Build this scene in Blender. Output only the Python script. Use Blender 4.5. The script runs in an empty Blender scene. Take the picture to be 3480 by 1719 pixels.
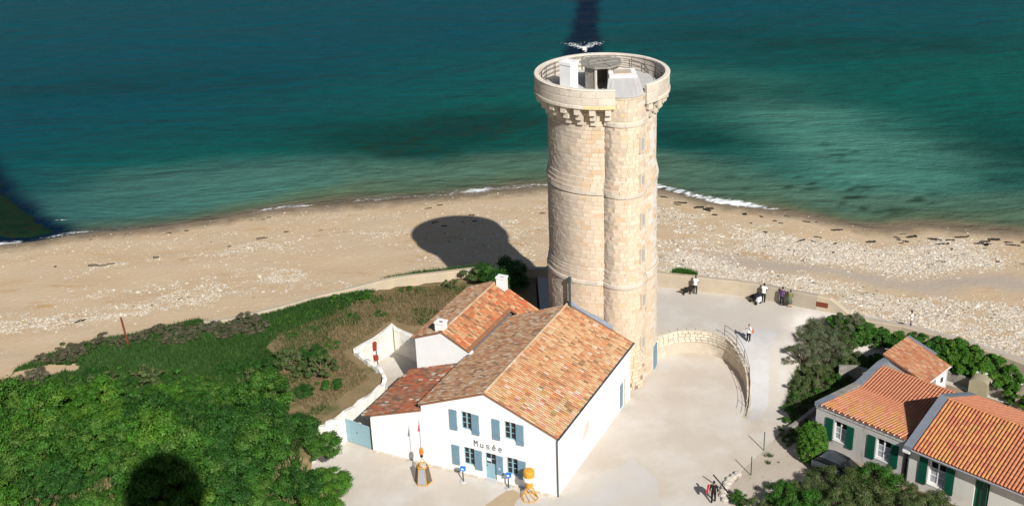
import bpy, math, random
import numpy as np
from mathutils import Vector, Matrix

# ------------------------------------------------------------------ camera, sky, sun, exposure
scene = bpy.context.scene
COL = scene.collection
R = math.radians

SUN_EL, SHADOW_AZ = 36.0, -19.8
cam_d = bpy.data.cameras.new("camera"); cam = bpy.data.objects.new("camera", cam_d); COL.objects.link(cam)
cam_d.sensor_width = 36.0; cam_d.lens = 36.0 * 4191.1 / 3480.0
cam_d.clip_start = 0.1; cam_d.clip_end = 20000
pit, rol, CAM_H = 0.426, -0.038, 50.03
fw = Vector((0, math.cos(pit), -math.sin(pit))); up = Vector((0, math.sin(pit), math.cos(pit))); rt = Vector((1, 0, 0))
r2 = rt * math.cos(rol) + up * math.sin(rol); u2 = up * math.cos(rol) - rt * math.sin(rol)
mw = Matrix((r2, u2, -fw)).transposed().to_4x4(); mw.translation = (0, 0, CAM_H)
cam.matrix_world = mw
scene.camera = cam

world = bpy.data.worlds.new("World"); scene.world = world; world.use_nodes = True
wn = world.node_tree; wn.nodes.clear()
sky_n = wn.nodes.new("ShaderNodeTexSky"); sky_n.sky_type = 'NISHITA'; sky_n.sun_disc = False
sky_n.sun_elevation = R(SUN_EL); sky_n.sun_rotation = R(180 + SHADOW_AZ)
bg = wn.nodes.new("ShaderNodeBackground"); bg.inputs[1].default_value = 0.05
wo = wn.nodes.new("ShaderNodeOutputWorld")
wn.links.new(sky_n.outputs[0], bg.inputs[0]); wn.links.new(bg.outputs[0], wo.inputs[0])

sun_d = bpy.data.lights.new("sun", 'SUN'); sun_d.energy = 4.9; sun_d.angle = R(0.5); sun_d.color = (1.0, 0.965, 0.915)
sun = bpy.data.objects.new("sun", sun_d); COL.objects.link(sun)
_e, _a = R(SUN_EL), R(SHADOW_AZ)
sdir = Vector((math.sin(_a) * math.cos(_e), math.cos(_a) * math.cos(_e), -math.sin(_e)))
sun.rotation_euler = sdir.to_track_quat('-Z', 'Y').to_euler(); sun.location = (20, -60, 90)

vs = scene.view_settings
vs.view_transform = 'Standard'; vs.look = 'None'; vs.gamma = 1.0; vs.use_curve_mapping = False
vs.exposure = 0.27

rng = random.Random(7)
nrg = np.random.default_rng(7)

# ------------------------------------------------------------------ helpers
def tag(o, label=None, cat=None, group=None, kind=None):
    if label: o["label"] = label
    if cat: o["category"] = cat
    if group: o["group"] = group
    if kind: o["kind"] = kind
    return o

def empty(name, loc=(0, 0, 0), rz=0.0, label=None, cat=None, group=None):
    o = bpy.data.objects.new(name, None); COL.objects.link(o)
    o.location = loc; o.rotation_euler = (0, 0, rz); o.empty_display_size = 0.3
    return tag(o, label, cat, group)

def link(name, me, parent=None):
    o = bpy.data.objects.new(name, me); COL.objects.link(o)
    if parent: o.parent = parent
    return o

def dup(o, parent=None):
    c = o.copy(); COL.objects.link(c); c.parent = parent
    for ch in o.children: dup(ch, c)
    return c

class MB:
    def __init__(s): s.v = []; s.f = []; s.c = []
    def add(s, vs_, fs, col=(1, 1, 1)):
        n = len(s.v); s.v.extend(vs_); s.f.extend([tuple(i + n for i in f) for f in fs]); s.c.extend([col] * len(fs)); return s
    def box(s, x0, y0, z0, x1, y1, z1, col=(1, 1, 1)):
        x0, x1 = min(x0, x1), max(x0, x1); y0, y1 = min(y0, y1), max(y0, y1); z0, z1 = min(z0, z1), max(z0, z1)
        return s.add([(x0, y0, z0), (x1, y0, z0), (x1, y1, z0), (x0, y1, z0), (x0, y0, z1), (x1, y0, z1), (x1, y1, z1), (x0, y1, z1)],
                     [(0, 3, 2, 1), (4, 5, 6, 7), (0, 1, 5, 4), (1, 2, 6, 5), (2, 3, 7, 6), (3, 0, 4, 7)], col)
    def obox(s, c, size, rz=0, rx=0, ry=0, col=(1, 1, 1)):
        m = Matrix.Translation(c) @ Matrix.Rotation(rz, 4, 'Z') @ Matrix.Rotation(rx, 4, 'X') @ Matrix.Rotation(ry, 4, 'Y')
        a, b, d = size[0] / 2, size[1] / 2, size[2] / 2
        vv = [tuple(m @ Vector((x, y, z))) for z in (-d, d) for (x, y) in ((-a, -b), (a, -b), (a, b), (-a, b))]
        return s.add(vv, [(0, 3, 2, 1), (4, 5, 6, 7), (0, 1, 5, 4), (1, 2, 6, 5), (2, 3, 7, 6), (3, 0, 4, 7)], col)
    def quad(s, a, b, c, d, col=(1, 1, 1)): return s.add([a, b, c, d], [(0, 1, 2, 3)], col)
    def slab(s, pts, off, col=(1, 1, 1)):
        n = len(pts); o = Vector(off)
        vv = [tuple(p) for p in pts] + [tuple(Vector(p) + o) for p in pts]
        return s.add(vv, [tuple(range(n - 1, -1, -1)), tuple(range(n, 2 * n))] + [(i, (i + 1) % n, n + (i + 1) % n, n + i) for i in range(n)], col)
    def tube(s, pts, r, n=6, col=(1, 1, 1), r_end=None):
        pts = [Vector(p) for p in pts]; k = len(pts); vv = []; rr = r
        for i, p in enumerate(pts):
            d = (pts[min(i + 1, k - 1)] - pts[max(i - 1, 0)]).normalized()
            a = d.orthogonal().normalized() if abs(d.z) > .95 or True else None
            h = Vector((0, 0, 1)) if abs(d.z) < .9 else Vector((1, 0, 0))
            a = d.cross(h).normalized(); b = d.cross(a)
            q = r if r_end is None else r + (r_end - r) * i / (k - 1)
            for j in range(n):
                t = 2 * math.pi * j / n; vv.append(tuple(p + a * math.cos(t) * q + b * math.sin(t) * q))
        fs = [(i * n + j, i * n + (j + 1) % n, (i + 1) * n + (j + 1) % n, (i + 1) * n + j) for i in range(k - 1) for j in range(n)]
        fs += [tuple(range(n - 1, -1, -1)), tuple(range((k - 1) * n, k * n))]
        return s.add(vv, fs, col)
    def lathe(s, prof, n=24, c=(0, 0, 0), col=(1, 1, 1), a0=0, a1=2 * math.pi, cap=True):
        full = abs(a1 - a0 - 2 * math.pi) < 1e-6; m = n if full else n + 1
        vv = [(c[0] + r * math.cos(a0 + (a1 - a0) * j / n), c[1] + r * math.sin(a0 + (a1 - a0) * j / n), c[2] + z) for r, z in prof for j in range(m)]
        fs = []
        for i in range(len(prof) - 1):
            for j in range(n):
                k = (j + 1) % m
                fs.append((i * m + j, i * m + k, (i + 1) * m + k, (i + 1) * m + j))
        if full and cap:
            fs.append(tuple(range(m - 1, -1, -1))); fs.append(tuple(range((len(prof) - 1) * m, len(prof) * m)))
        return s.add(vv, fs, col)
    def build(s, name, mat, parent=None, smooth=False, org=None, kind=None):
        me = bpy.data.meshes.new(name)
        v = s.v if org is None else [(p[0] - org[0], p[1] - org[1], p[2] - org[2]) for p in s.v]
        me.from_pydata(v, [], s.f)
        at = me.attributes.new("col", 'FLOAT_COLOR', 'FACE')
        arr = np.ones((len(s.f), 4), np.float32); arr[:, :3] = np.array(s.c, np.float32).reshape(-1, 3)
        at.data.foreach_set("color", arr.ravel())
        me.materials.append(mat)
        if smooth: me.polygons.foreach_set("use_smooth", [True] * len(me.polygons))
        me.update()
        o = link(name, me, parent)
        if kind: o["kind"] = kind
        return o

def fast_mesh(name, verts, faces, mat, cols=None, smooth=False):
    """verts (N,3), faces (M,k) numpy"""
    me = bpy.data.meshes.new(name); n, k = faces.shape
    me.vertices.add(len(verts)); me.vertices.foreach_set("co", np.asarray(verts, np.float32).ravel())
    me.loops.add(n * k); me.loops.foreach_set("vertex_index", faces.astype(np.int32).ravel())
    me.polygons.add(n); me.polygons.foreach_set("loop_start", np.arange(0, n * k, k, dtype=np.int32))
    try: me.polygons.foreach_set("loop_total", np.full(n, k, np.int32))
    except Exception: pass
    if cols is not None:
        at = me.attributes.new("col", 'FLOAT_COLOR', 'FACE')
        a = np.ones((n, 4), np.float32); a[:, :3] = cols; at.data.foreach_set("color", a.ravel())
    if smooth: me.polygons.foreach_set("use_smooth", np.ones(n, bool))
    me.materials.append(mat); me.update(); me.validate()
    return me

def vnoise(x, y, seed=0):
    x = np.asarray(x, float); y = np.asarray(y, float)
    xi = np.floor(x).astype(np.int64); yi = np.floor(y).astype(np.int64); fx = x - xi; fy = y - yi
    fx = fx * fx * (3 - 2 * fx); fy = fy * fy * (3 - 2 * fy)
    def h(a, b):
        n = (a * 374761393 + b * 668265263 + seed * 974634533) & 0xffffffff
        n = ((n ^ (n >> 13)) * 1274126177) & 0xffffffff; n = n ^ (n >> 16)
        return (n & 0xffff) / 65535.0
    return (h(xi, yi) * (1 - fx) + h(xi + 1, yi) * fx) * (1 - fy) + (h(xi, yi + 1) * (1 - fx) + h(xi + 1, yi + 1) * fx) * fy
def fbm(x, y, seed=0, o=4):
    t = 0; a = .5; s = 0
    for i in range(o): t = t + a * vnoise(x * 2 ** i, y * 2 ** i, seed + i * 17); s += a; a *= .5
    return t / s
def sstep(a, b, x): t = np.clip((x - a) / (b - a), 0, 1); return t * t * (3 - 2 * t)
def inpoly(x, y, poly):
    x = np.asarray(x, float); y = np.asarray(y, float); r = np.zeros(x.shape, bool); j = len(poly) - 1
    for i in range(len(poly)):
        xi, yi = poly[i]; xj, yj = poly[j]
        c = ((yi > y) != (yj > y)) & (x < (xj - xi) * (y - yi) / ((yj - yi) if yj != yi else 1e-9) + xi); r ^= c; j = i
    return r
def segdist(x, y, pl):
    d = np.full(np.shape(x), 1e9)
    for (ax, ay), (bx, by) in zip(pl[:-1], pl[1:]):
        L2 = (bx - ax) ** 2 + (by - ay) ** 2 + 1e-9
        t = np.clip(((x - ax) * (bx - ax) + (y - ay) * (by - ay)) / L2, 0, 1)
        d = np.minimum(d, np.hypot(x - ax - t * (bx - ax), y - ay - t * (by - ay)))
    return d

def offset_pl(pl, d):
    out = []
    for i, (x, y) in enumerate(pl):
        a = pl[max(i - 1, 0)]; b = pl[min(i + 1, len(pl) - 1)]; L = math.hypot(b[0] - a[0], b[1] - a[1]); out.append((x + (b[1] - a[1]) / L * d, y - (b[0] - a[0]) / L * d))
    return out
# ------------------------------------------------------------------ materials
def nodes_of(m): m.use_nodes = True; return m.node_tree, m.node_tree.nodes, m.node_tree.links
def M(name, c1, c2=None, scale=2.0, rough=.85, bump=0.0, bscale=15., attr=False, metal=0., spec=.3, stain=None, sscale=.6, sth=(.5, .7), wpos=False, stretch=(1, 1, 1), detail=6):
    m = bpy.data.materials.new(name); nt, N, L = nodes_of(m); b = N["Principled BSDF"]
    b.inputs["Roughness"].default_value = rough; b.inputs["Metallic"].default_value = metal; b.inputs["Specular IOR Level"].default_value = spec
    if wpos:
        g = N.new("ShaderNodeNewGeometry"); co = g.outputs["Position"]
    else:
        g = N.new("ShaderNodeTexCoord"); co = g.outputs["Object"]
    mp = N.new("ShaderNodeMapping"); mp.inputs["Scale"].default_value = stretch; L.new(co, mp.inputs[0]); co = mp.outputs[0]
    def noise(sc, det=detail, rgh=.6):
        n = N.new("ShaderNodeTexNoise"); n.inputs["Scale"].default_value = sc; n.inputs["Detail"].default_value = det; n.inputs["Roughness"].default_value = rgh
        L.new(co, n.inputs["Vector"]); return n.outputs["Fac"]
    c2 = c2 or c1
    n1 = noise(scale); rp = N.new("ShaderNodeMapRange"); rp.inputs[1].default_value = .3; rp.inputs[2].default_value = .7; L.new(n1, rp.inputs[0])
    mx = N.new("ShaderNodeMix"); mx.data_type = 'RGBA'; L.new(rp.outputs[0], mx.inputs[0])
    mx.inputs[6].default_value = (*c1, 1); mx.inputs[7].default_value = (*c2, 1); out = mx.outputs[2]
    if attr:
        at = N.new("ShaderNodeAttribute"); at.attribute_name = "col"
        mm = N.new("ShaderNodeMix"); mm.data_type = 'RGBA'; mm.blend_type = 'MULTIPLY'; mm.inputs[0].default_value = 1
        L.new(out, mm.inputs[6]); L.new(at.outputs["Color"], mm.inputs[7]); out = mm.outputs[2]
    if stain:
        ns = noise(sscale, 8, .65); rs = N.new("ShaderNodeMapRange"); rs.inputs[1].default_value = sth[0]; rs.inputs[2].default_value = sth[1]; L.new(ns, rs.inputs[0])
        ms = N.new("ShaderNodeMix"); ms.data_type = 'RGBA'; L.new(rs.outputs[0], ms.inputs[0]); L.new(out, ms.inputs[6]); ms.inputs[7].default_value = (*stain, 1); out = ms.outputs[2]
    L.new(out, b.inputs["Base Color"])
    if bump:
        nb = noise(bscale, 4); bp = N.new("ShaderNodeBump"); bp.inputs["Strength"].default_value = bump; bp.inputs["Distance"].default_value = .05
        L.new(nb, bp.inputs["Height"]); L.new(bp.outputs[0], b.inputs["Normal"])
    return m

def leaf_mat(name, k=.3):
    m = bpy.data.materials.new(name); nt, N, L = nodes_of(m); b = N["Principled BSDF"]; out = N["Material Output"]
    at = N.new("ShaderNodeAttribute"); at.attribute_name = "col"
    L.new(at.outputs["Color"], b.inputs["Base Color"]); b.inputs["Roughness"].default_value = .55; b.inputs["Specular IOR Level"].default_value = .25
    tr = N.new("ShaderNodeBsdfTranslucent"); L.new(at.outputs["Color"], tr.inputs[0]); mx = N.new("ShaderNodeMixShader"); mx.inputs[0].default_value = k
    L.new(b.outputs[0], mx.inputs[1]); L.new(tr.outputs[0], mx.inputs[2]); L.new(mx.outputs[0], out.inputs[0]); return m

W1 = (1, 1, 1)
m_white = M("whitewash", (.80, .80, .79), (.76, .755, .74), .7, .9, .25, 9, stain=(.66, .64, .59), sscale=.9, sth=(.55, .75), stretch=(1.3, 1.3, .5))
m_whitec = M("whitewash_clean", (.79, .785, .77), (.74, .735, .72), 1.3, .9, .2, 12)
m_rub = M("whitewashed_rubble", (.80, .785, .73), (.66, .63, .55), 2.6, .95, .7, 5, stain=(.5, .43, .32), sscale=1.9, sth=(.6, .72))
m_stone = M("tower_stone", (1, 1, 1), (.90, .88, .85), 5, .9, .2, 14, attr=True, stain=(.46, .41, .33), sscale=.55, sth=(.64, .9))
m_mortar = M("mortar", (.47, .35, .25), (.54, .43, .325), 3, .95)
m_render = M("old_render", (.52, .45, .355), (.43, .37, .29), 1.0, .92, .3, 10, stain=(.60, .53, .44), sscale=.9, sth=(.5, .66))
m_para = M("parapet_stone", (.60, .55, .48), (.50, .46, .405), 1.3, .9, .35, 12, stain=(.34, .31, .27), sscale=1.1, sth=(.58, .74), attr=True)
m_tile = M("clay_tile", (1, 1, 1), (.78, .76, .74), 9, .85, .3, 30, attr=True)
m_tilebed = M("tile_bed", (.30, .15, .075), (.20, .09, .05), 3, .9)
m_tilebed2 = M("tile_bed_orange", (.34, .12, .055), (.28, .09, .04), 3, .9)
m_shut = M("blue_grey_paint", (.165, .27, .345), (.14, .235, .305), 4, .6)
m_blue = M("pale_blue_paint", (.27, .42, .47), (.23, .37, .42), 4, .6)
m_green = M("green_paint", (.004, .085, .05), (.003, .065, .038), 4, .5)
m_wpaint = M("white_paint", (.80, .80, .79), None, 3, .5)
m_glass = M("dark_window_glass", (.012, .013, .014), None, 1, .06, spec=.5)
m_zinc = M("zinc", (.24, .27, .31), (.19, .215, .25), 2.5, .5, .1, 8, metal=.25)
m_zincd = M("dark_zinc", (.075, .10, .115), (.05, .07, .08), 4, .5, metal=.3)
m_black = M("black_iron", (.012, .012, .013), None, 2, .5)
m_iron = M("grey_iron", (.10, .105, .11), (.07, .07, .075), 6, .55, metal=.4)
m_conc = M("weathered_concrete", (.30, .28, .24), (.21, .195, .17), 1.6, .93, .4, 12, stain=(.10, .095, .08), sscale=2.2, sth=(.56, .72))
m_concl = M("pale_concrete", (.54, .53, .515), (.48, .465, .445), .8, .92, .15, 16, stain=(.44, .41, .37), sscale=.35, sth=(.5, .7), wpos=True)
m_grender = M("grey_render", (.50, .485, .46), (.43, .415, .39), 1.1, .92, .15, 14, stain=(.26, .245, .225), sscale=1.0, sth=(.55, .75), stretch=(2.2, 2.2, .6))
m_rust = M("rust", (.20, .055, .022), (.13, .035, .015), 8, .9)
m_yellow = M("yellow_paint", (.62, .33, .035), (.50, .25, .03), 5, .6)
m_panel = M("grey_panel", (.30, .32, .35), (.26, .28, .31), 3, .4)
m_orange = M("orange_paint", (.70, .17, .02), None, 3, .5)
m_bluebox = M("bright_blue", (.02, .16, .62), None, 3, .45)
m_dgreen = M("dark_green_metal", (.01, .05, .04), None, 3, .5)
m_trunk = M("bark", (.16, .125, .085), (.09, .07, .05), 8, .95, .4, 20)
m_leaf = leaf_mat("leaf"); m_leafd = leaf_mat("leaf_dry", .1)
m_pebble = M("pebble", (.70, .66, .58), (.52, .46, .38), 9, .9, attr=True)
m_weed = M("wrack", (.022, .018, .012), (.04, .035, .022), 6, .8)
m_wood = M("driftwood", (.07, .055, .04), (.12, .10, .08), 6, .9)
m_skin = M("skin", (.48, .27, .19), None, 4, .6)
m_foam = M("foam", (.80, .82, .82), (.70, .74, .75), 6, .9)

def cloth(name, c): return M(name, c, tuple(x * .8 for x in c), 14, .9)

# ------------------------------------------------------------------ land outlines (metres; camera's lighthouse at the origin)
WATER = -4.5
SHORE = [(-700, 60), (-300, 90), (-120, 118), (-75, 125.5), (-57.6, 127.7), (-53.7, 128.2), (-50.1, 129.8), (-44, 130.6), (-38.3, 131.6), (-32, 133.6), (-27.4, 135.3), (-18.1, 136.2), (-8.7, 137.2), (4.8, 139.1), (12, 138.4), (18, 137),
         (21, 134.2), (23.8, 131.8), (28, 130.1), (32.1, 128.2), (38.5, 123.4), (41, 123), (44.2, 123.6), (54.9, 120.4), (80, 112), (140, 95), (300, 60), (700, 20)]
COAST = [(-900, -420), (-300, -60), (-60, 40), (-46, 70), (-41, 82), (-40, 87), (-38, 89.2), (-34.8, 91.3), (-30.7, 92.4), (-27.2, 94.4), (-24.8, 93.2), (-20.4, 95.3), (-17.2, 97.3), (-15.2, 98), (-10.3, 99.6), (-3.2, 100.9), (4, 100.2), (10, 98.4),
         (14.3, 96.9), (16.3, 96.2), (19.7, 95), (22.2, 93.7), (24.5, 92.3), (27.2, 90.9), (31.5, 88.9), (35, 86.2), (38.5, 82.6), (43, 77), (52, 67), (75, 45), (300, -60), (900, -420)]
_sx = np.array([p[0] for p in SHORE]); _sy = np.array([p[1] for p in SHORE])
def shore_y(x): return np.interp(x, _sx, _sy)
def shore_d(x, y): return (shore_y(x) - y) * .97      # >0 on the beach, <0 at sea
def beach_z(x, y):
    d = shore_d(x, y)
    return WATER + np.where(d > 0, .047 * np.minimum(d, 60), .055 * np.maximum(d, -40)) + (fbm(x * .16, y * .3, 3) - .5) * .22 * np.clip(np.abs(d) / 6, .15, 1)

def axis(lo, hi, step, far, grow=1.35):
    a = list(np.arange(lo, hi + 1e-6, step)); s = step; x = lo; left = []
    while x > -far: s *= grow; x -= s; left.append(x)
    s = step; x = hi; right = []
    while x < far: s *= grow; x += s; right.append(x)
    return np.array(left[::-1] + a + right)

def grid_mesh(name, X, Y, Zf, mat, attrs=None):
    gx, gy = np.meshgrid(X, Y); z = Zf(gx, gy); nx, ny = len(X), len(Y)
    v = np.stack([gx, gy, z], -1).reshape(-1, 3)
    i = np.arange(nx * ny).reshape(ny, nx)
    f = np.stack([i[:-1, :-1], i[:-1, 1:], i[1:, 1:], i[1:, :-1]], -1).reshape(-1, 4)
    me = fast_mesh(name, v, f, mat, smooth=True)
    for k, fn in (attrs or {}).items():
        val = fn(gx, gy)
        if val.ndim == 3:
            at = me.attributes.new(k, 'FLOAT_COLOR', 'POINT'); a = np.ones((nx * ny, 4), np.float32); a[:, :3] = val.reshape(-1, 3); at.data.foreach_set("color", a.ravel())
        else:
            at = me.attributes.new(k, 'FLOAT', 'POINT'); at.data.foreach_set("value", val.astype(np.float32).ravel())
    return me

# ------------------------------------------------------------------ sea
DARK_STRIP = [(12.6, 196), (13.6, 206), (15, 222), (17, 240), (22, 290), (30, 370)]  # course of the dark strip behind the boat, mixed into the sea colour
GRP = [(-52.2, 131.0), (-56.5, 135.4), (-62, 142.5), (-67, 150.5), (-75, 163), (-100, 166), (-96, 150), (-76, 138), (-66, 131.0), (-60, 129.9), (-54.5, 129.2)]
def mixc(a, b, t): return a + (b - a) * t[..., None]
def sea_col(x, y):
    d = -shore_d(x, y); w = (fbm(x * .05, y * .09, 5) - .5) * 14; w2 = (fbm(x * .16, y * .3, 9, 3) - .5) * 3
    dd = d + w * np.clip(d / 12, 0, 1) + w2 * np.clip(d / 6, 0, 1)
    A = lambda *c: np.array(c); blob_ = lambda cx, cy, rx, ry, t=0.: np.exp(-((((x - cx) * math.cos(t) + (y - cy) * math.sin(t)) / rx) ** 2 + ((-(x - cx) * math.sin(t) + (y - cy) * math.cos(t)) / ry) ** 2))
    brown, olive, turq, teal, blue = A(.15, .118, .080), A(.080, .118, .070), A(.055, .150, .118), A(.004, .074, .062), A(.002, .054, .072)
    c = np.broadcast_to(brown, x.shape + (3,)).copy(); lft = 1 - sstep(-30, -6, x)
    c = mixc(c, olive, sstep(.3, 2.4, dd)); c = mixc(c, turq, sstep(1.8, 6.0, dd) * (.5 + .5 * lft)); c = mixc(c, teal, sstep(8 + 5 * lft, 18 + 8 * lft, dd))
    farb = sstep(20, 85, d + (fbm(x * .02, y * .03, 31) - .5) * 50 - x * .55); c = mixc(c, blue, farb)
    nz = fbm(x * .06, y * .11, 41); nf = fbm(x * .2, y * .36, 12)
    pale = blob_(48, 147, 15, 7, -.5) * 1.1 + blob_(40, 163, 13, 6, -.5) * .7 + blob_(28, 181, 14, 6, -.3) * .4 + blob_(44, 138, 12, 5, -.3) * .7
    c = mixc(c, A(.060, .185, .142), np.clip(pale * (.6 + 1.3 * nz), 0, .9))
    wd = blob_(30, 173, 12, 7, -.3) * 1.1 + blob_(26, 154, 8, 5, -.5) * 1.0 + blob_(62, 143, 9, 12) * 1.1 + blob_(60, 196, 26, 9) * .7 + blob_(-2, 164, 9, 6) * 1.2 + blob_(-14, 156, 11, 6, -.1) * 1.1 + blob_(-20, 165, 16, 5) * .7 + blob_(34, 208, 18, 8) * .5 + blob_(-60, 190, 30, 8) * .5
    c = mixc(c, A(.002, .030, .026), np.clip(wd * (.05 + 1.3 * nf), 0, .72))
    mott = sstep(.5, .75, fbm(x * .55, y * .9, 93, 3)) * np.clip(blob_(-2, 163, 11, 8) + blob_(-13, 154, 12, 6), 0, 1); c = mixc(c, A(.014, .030, .012), mott * .6)
    spot = sstep(.60, .70, fbm(x * .45, y * 1.0, 77, 3)) * np.clip(blob_(43, 131, 5, 3.5) * 1.6 + blob_(35, 137, 10, 5) * .7 + blob_(44, 148, 8, 4) * .7 + blob_(28, 136, 6, 3) * .6, 0, 1); c = mixc(c, A(.008, .016, .010), spot * .9)
    gd = np.where(inpoly(x, y, GRP), 0, segdist(x, y, GRP + GRP[:1])); c = mixc(c, A(.001, .010, .026), 1 - sstep(.2, 3.4, gd + (fbm(x * .4, y * .5, 8) - .5) * 1.2))  # groyne's submerged edge and its shadow in the water, painted into the sea colour
    sl = 1 - sstep(1.3, 3.0, segdist(x, y, DARK_STRIP) - np.clip((215 - y) * .08, 0, 1.2) + (fbm(x * .3, y * .25, 66) - .5) * 1.0); c = mixc(c, A(.002, .007, .024), sl * .93)
    return c
def sea_foam(x, y):
    d = -shore_d(x, y); wob = (fbm(x * .25, y * .1, 21) - .5) * 2.0
    line = np.exp(-((d - .5 + wob * .5) / .75) ** 2) * (.30 + .35 * sstep(.45, .6, fbm(x * .11, x * 0 + 3.3, 22)))
    right = sstep(15, 17, x) * (1 - sstep(26, 31, x)); mid = sstep(-24, -16, x) * (1 - sstep(2, 8, x))
    wash = np.exp(-((d - 1.6) / 1.6) ** 2) * (right * .42 + mid * .34); core_ = np.exp(-((d - .7) / .5) ** 2) * right * .30
    tip = np.exp(-(((x + 53.0) / 1.8) ** 2 + ((y - 134.2) / .7) ** 2)) * .6 + np.exp(-(((x + 58) / 2.2) ** 2 + ((y - 128.2) / .7) ** 2)) * .55
    return np.clip(line + wash + core_ + tip, 0, .95)

def sea_material():
    m = bpy.data.materials.new("sea_water"); nt, N, L = nodes_of(m); b = N["Principled BSDF"]
    g = N.new("ShaderNodeNewGeometry")
    def noise(scale, st, rot=0, det=4, dist=0):
        mp = N.new("ShaderNodeMapping"); mp.inputs["Scale"].default_value = st; mp.inputs["Rotation"].default_value = (0, 0, rot); L.new(g.outputs["Position"], mp.inputs[0])
        n = N.new("ShaderNodeTexNoise"); n.inputs["Scale"].default_value = scale; n.inputs["Detail"].default_value = det; n.inputs["Distortion"].default_value = dist; n.inputs["Roughness"].default_value = .6
        L.new(mp.outputs[0], n.inputs["Vector"]); return n.outputs["Fac"]
    at = N.new("ShaderNodeAttribute"); at.attribute_name = "wcol"
    n0 = noise(.42, (.75, 1.2, 1), .1, 8); mr = N.new("ShaderNodeMapRange"); mr.inputs[1].default_value = .3; mr.inputs[2].default_value = .7; mr.inputs[3].default_value = .86; mr.inputs[4].default_value = 1.16; L.new(n0, mr.inputs[0])
    sc = N.new("ShaderNodeVectorMath"); sc.operation = 'SCALE'; L.new(at.outputs["Color"], sc.inputs[0]); L.new(mr.outputs[0], sc.inputs["Scale"])
    fo = N.new("ShaderNodeAttribute"); fo.attribute_name = "foam"
    nf = noise(1.5, (1, 1.9, 1), 0, 10, .9); ad = N.new("ShaderNodeMath"); ad.operation = 'ADD'; L.new(nf, ad.inputs[0]); L.new(fo.outputs["Fac"], ad.inputs[1])
    fr = N.new("ShaderNodeMapRange"); fr.inputs[1].default_value = .98; fr.inputs[2].default_value = 1.22; L.new(ad.outputs[0], fr.inputs[0])
    mx = N.new("ShaderNodeMix"); mx.data_type = 'RGBA'; L.new(fr.outputs[0], mx.inputs[0]); L.new(sc.outputs[0], mx.inputs[6]); mx.inputs[7].default_value = (.75, .78, .78, 1)
    L.new(mx.outputs[2], b.inputs["Base Color"])
    b.inputs["Roughness"].default_value = .28; b.inputs["IOR"].default_value = 1.33; b.inputs["Specular IOR Level"].default_value = .012; b.inputs["Specular Tint"].default_value = (.35, .8, 1, 1)
    w1 = noise(.075, (.4, 1.3, 1), .12, 4, .5); w2 = noise(.42, (.6, 1.3, 1), -.1, 4, .4); w3 = noise(1.9, (.8, 1.2, 1), .2, 5)
    m1 = N.new("ShaderNodeMath"); m1.operation = 'MULTIPLY_ADD'; L.new(w2, m1.inputs[0]); m1.inputs[1].default_value = .22; L.new(w1, m1.inputs[2])
    m2 = N.new("ShaderNodeMath"); m2.operation = 'MULTIPLY_ADD'; L.new(w3, m2.inputs[0]); m2.inputs[1].default_value = .085; L.new(m1.outputs[0], m2.inputs[2])
    bp = N.new("ShaderNodeBump"); bp.inputs["Strength"].default_value = 1.0; bp.inputs["Distance"].default_value = 1.8; L.new(m2.outputs[0], bp.inputs["Height"]); L.new(bp.outputs[0], b.inputs["Normal"])
    return m
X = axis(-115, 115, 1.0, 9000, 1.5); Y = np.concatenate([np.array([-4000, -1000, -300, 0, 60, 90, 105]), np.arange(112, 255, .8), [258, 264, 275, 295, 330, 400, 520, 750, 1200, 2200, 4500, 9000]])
sea = link("sea", grid_mesh("sea", X, Y, lambda x, y: np.full(x.shape, WATER), sea_material(), {"wcol": sea_col, "foam": sea_foam})); sea["kind"] = "structure"

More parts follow.
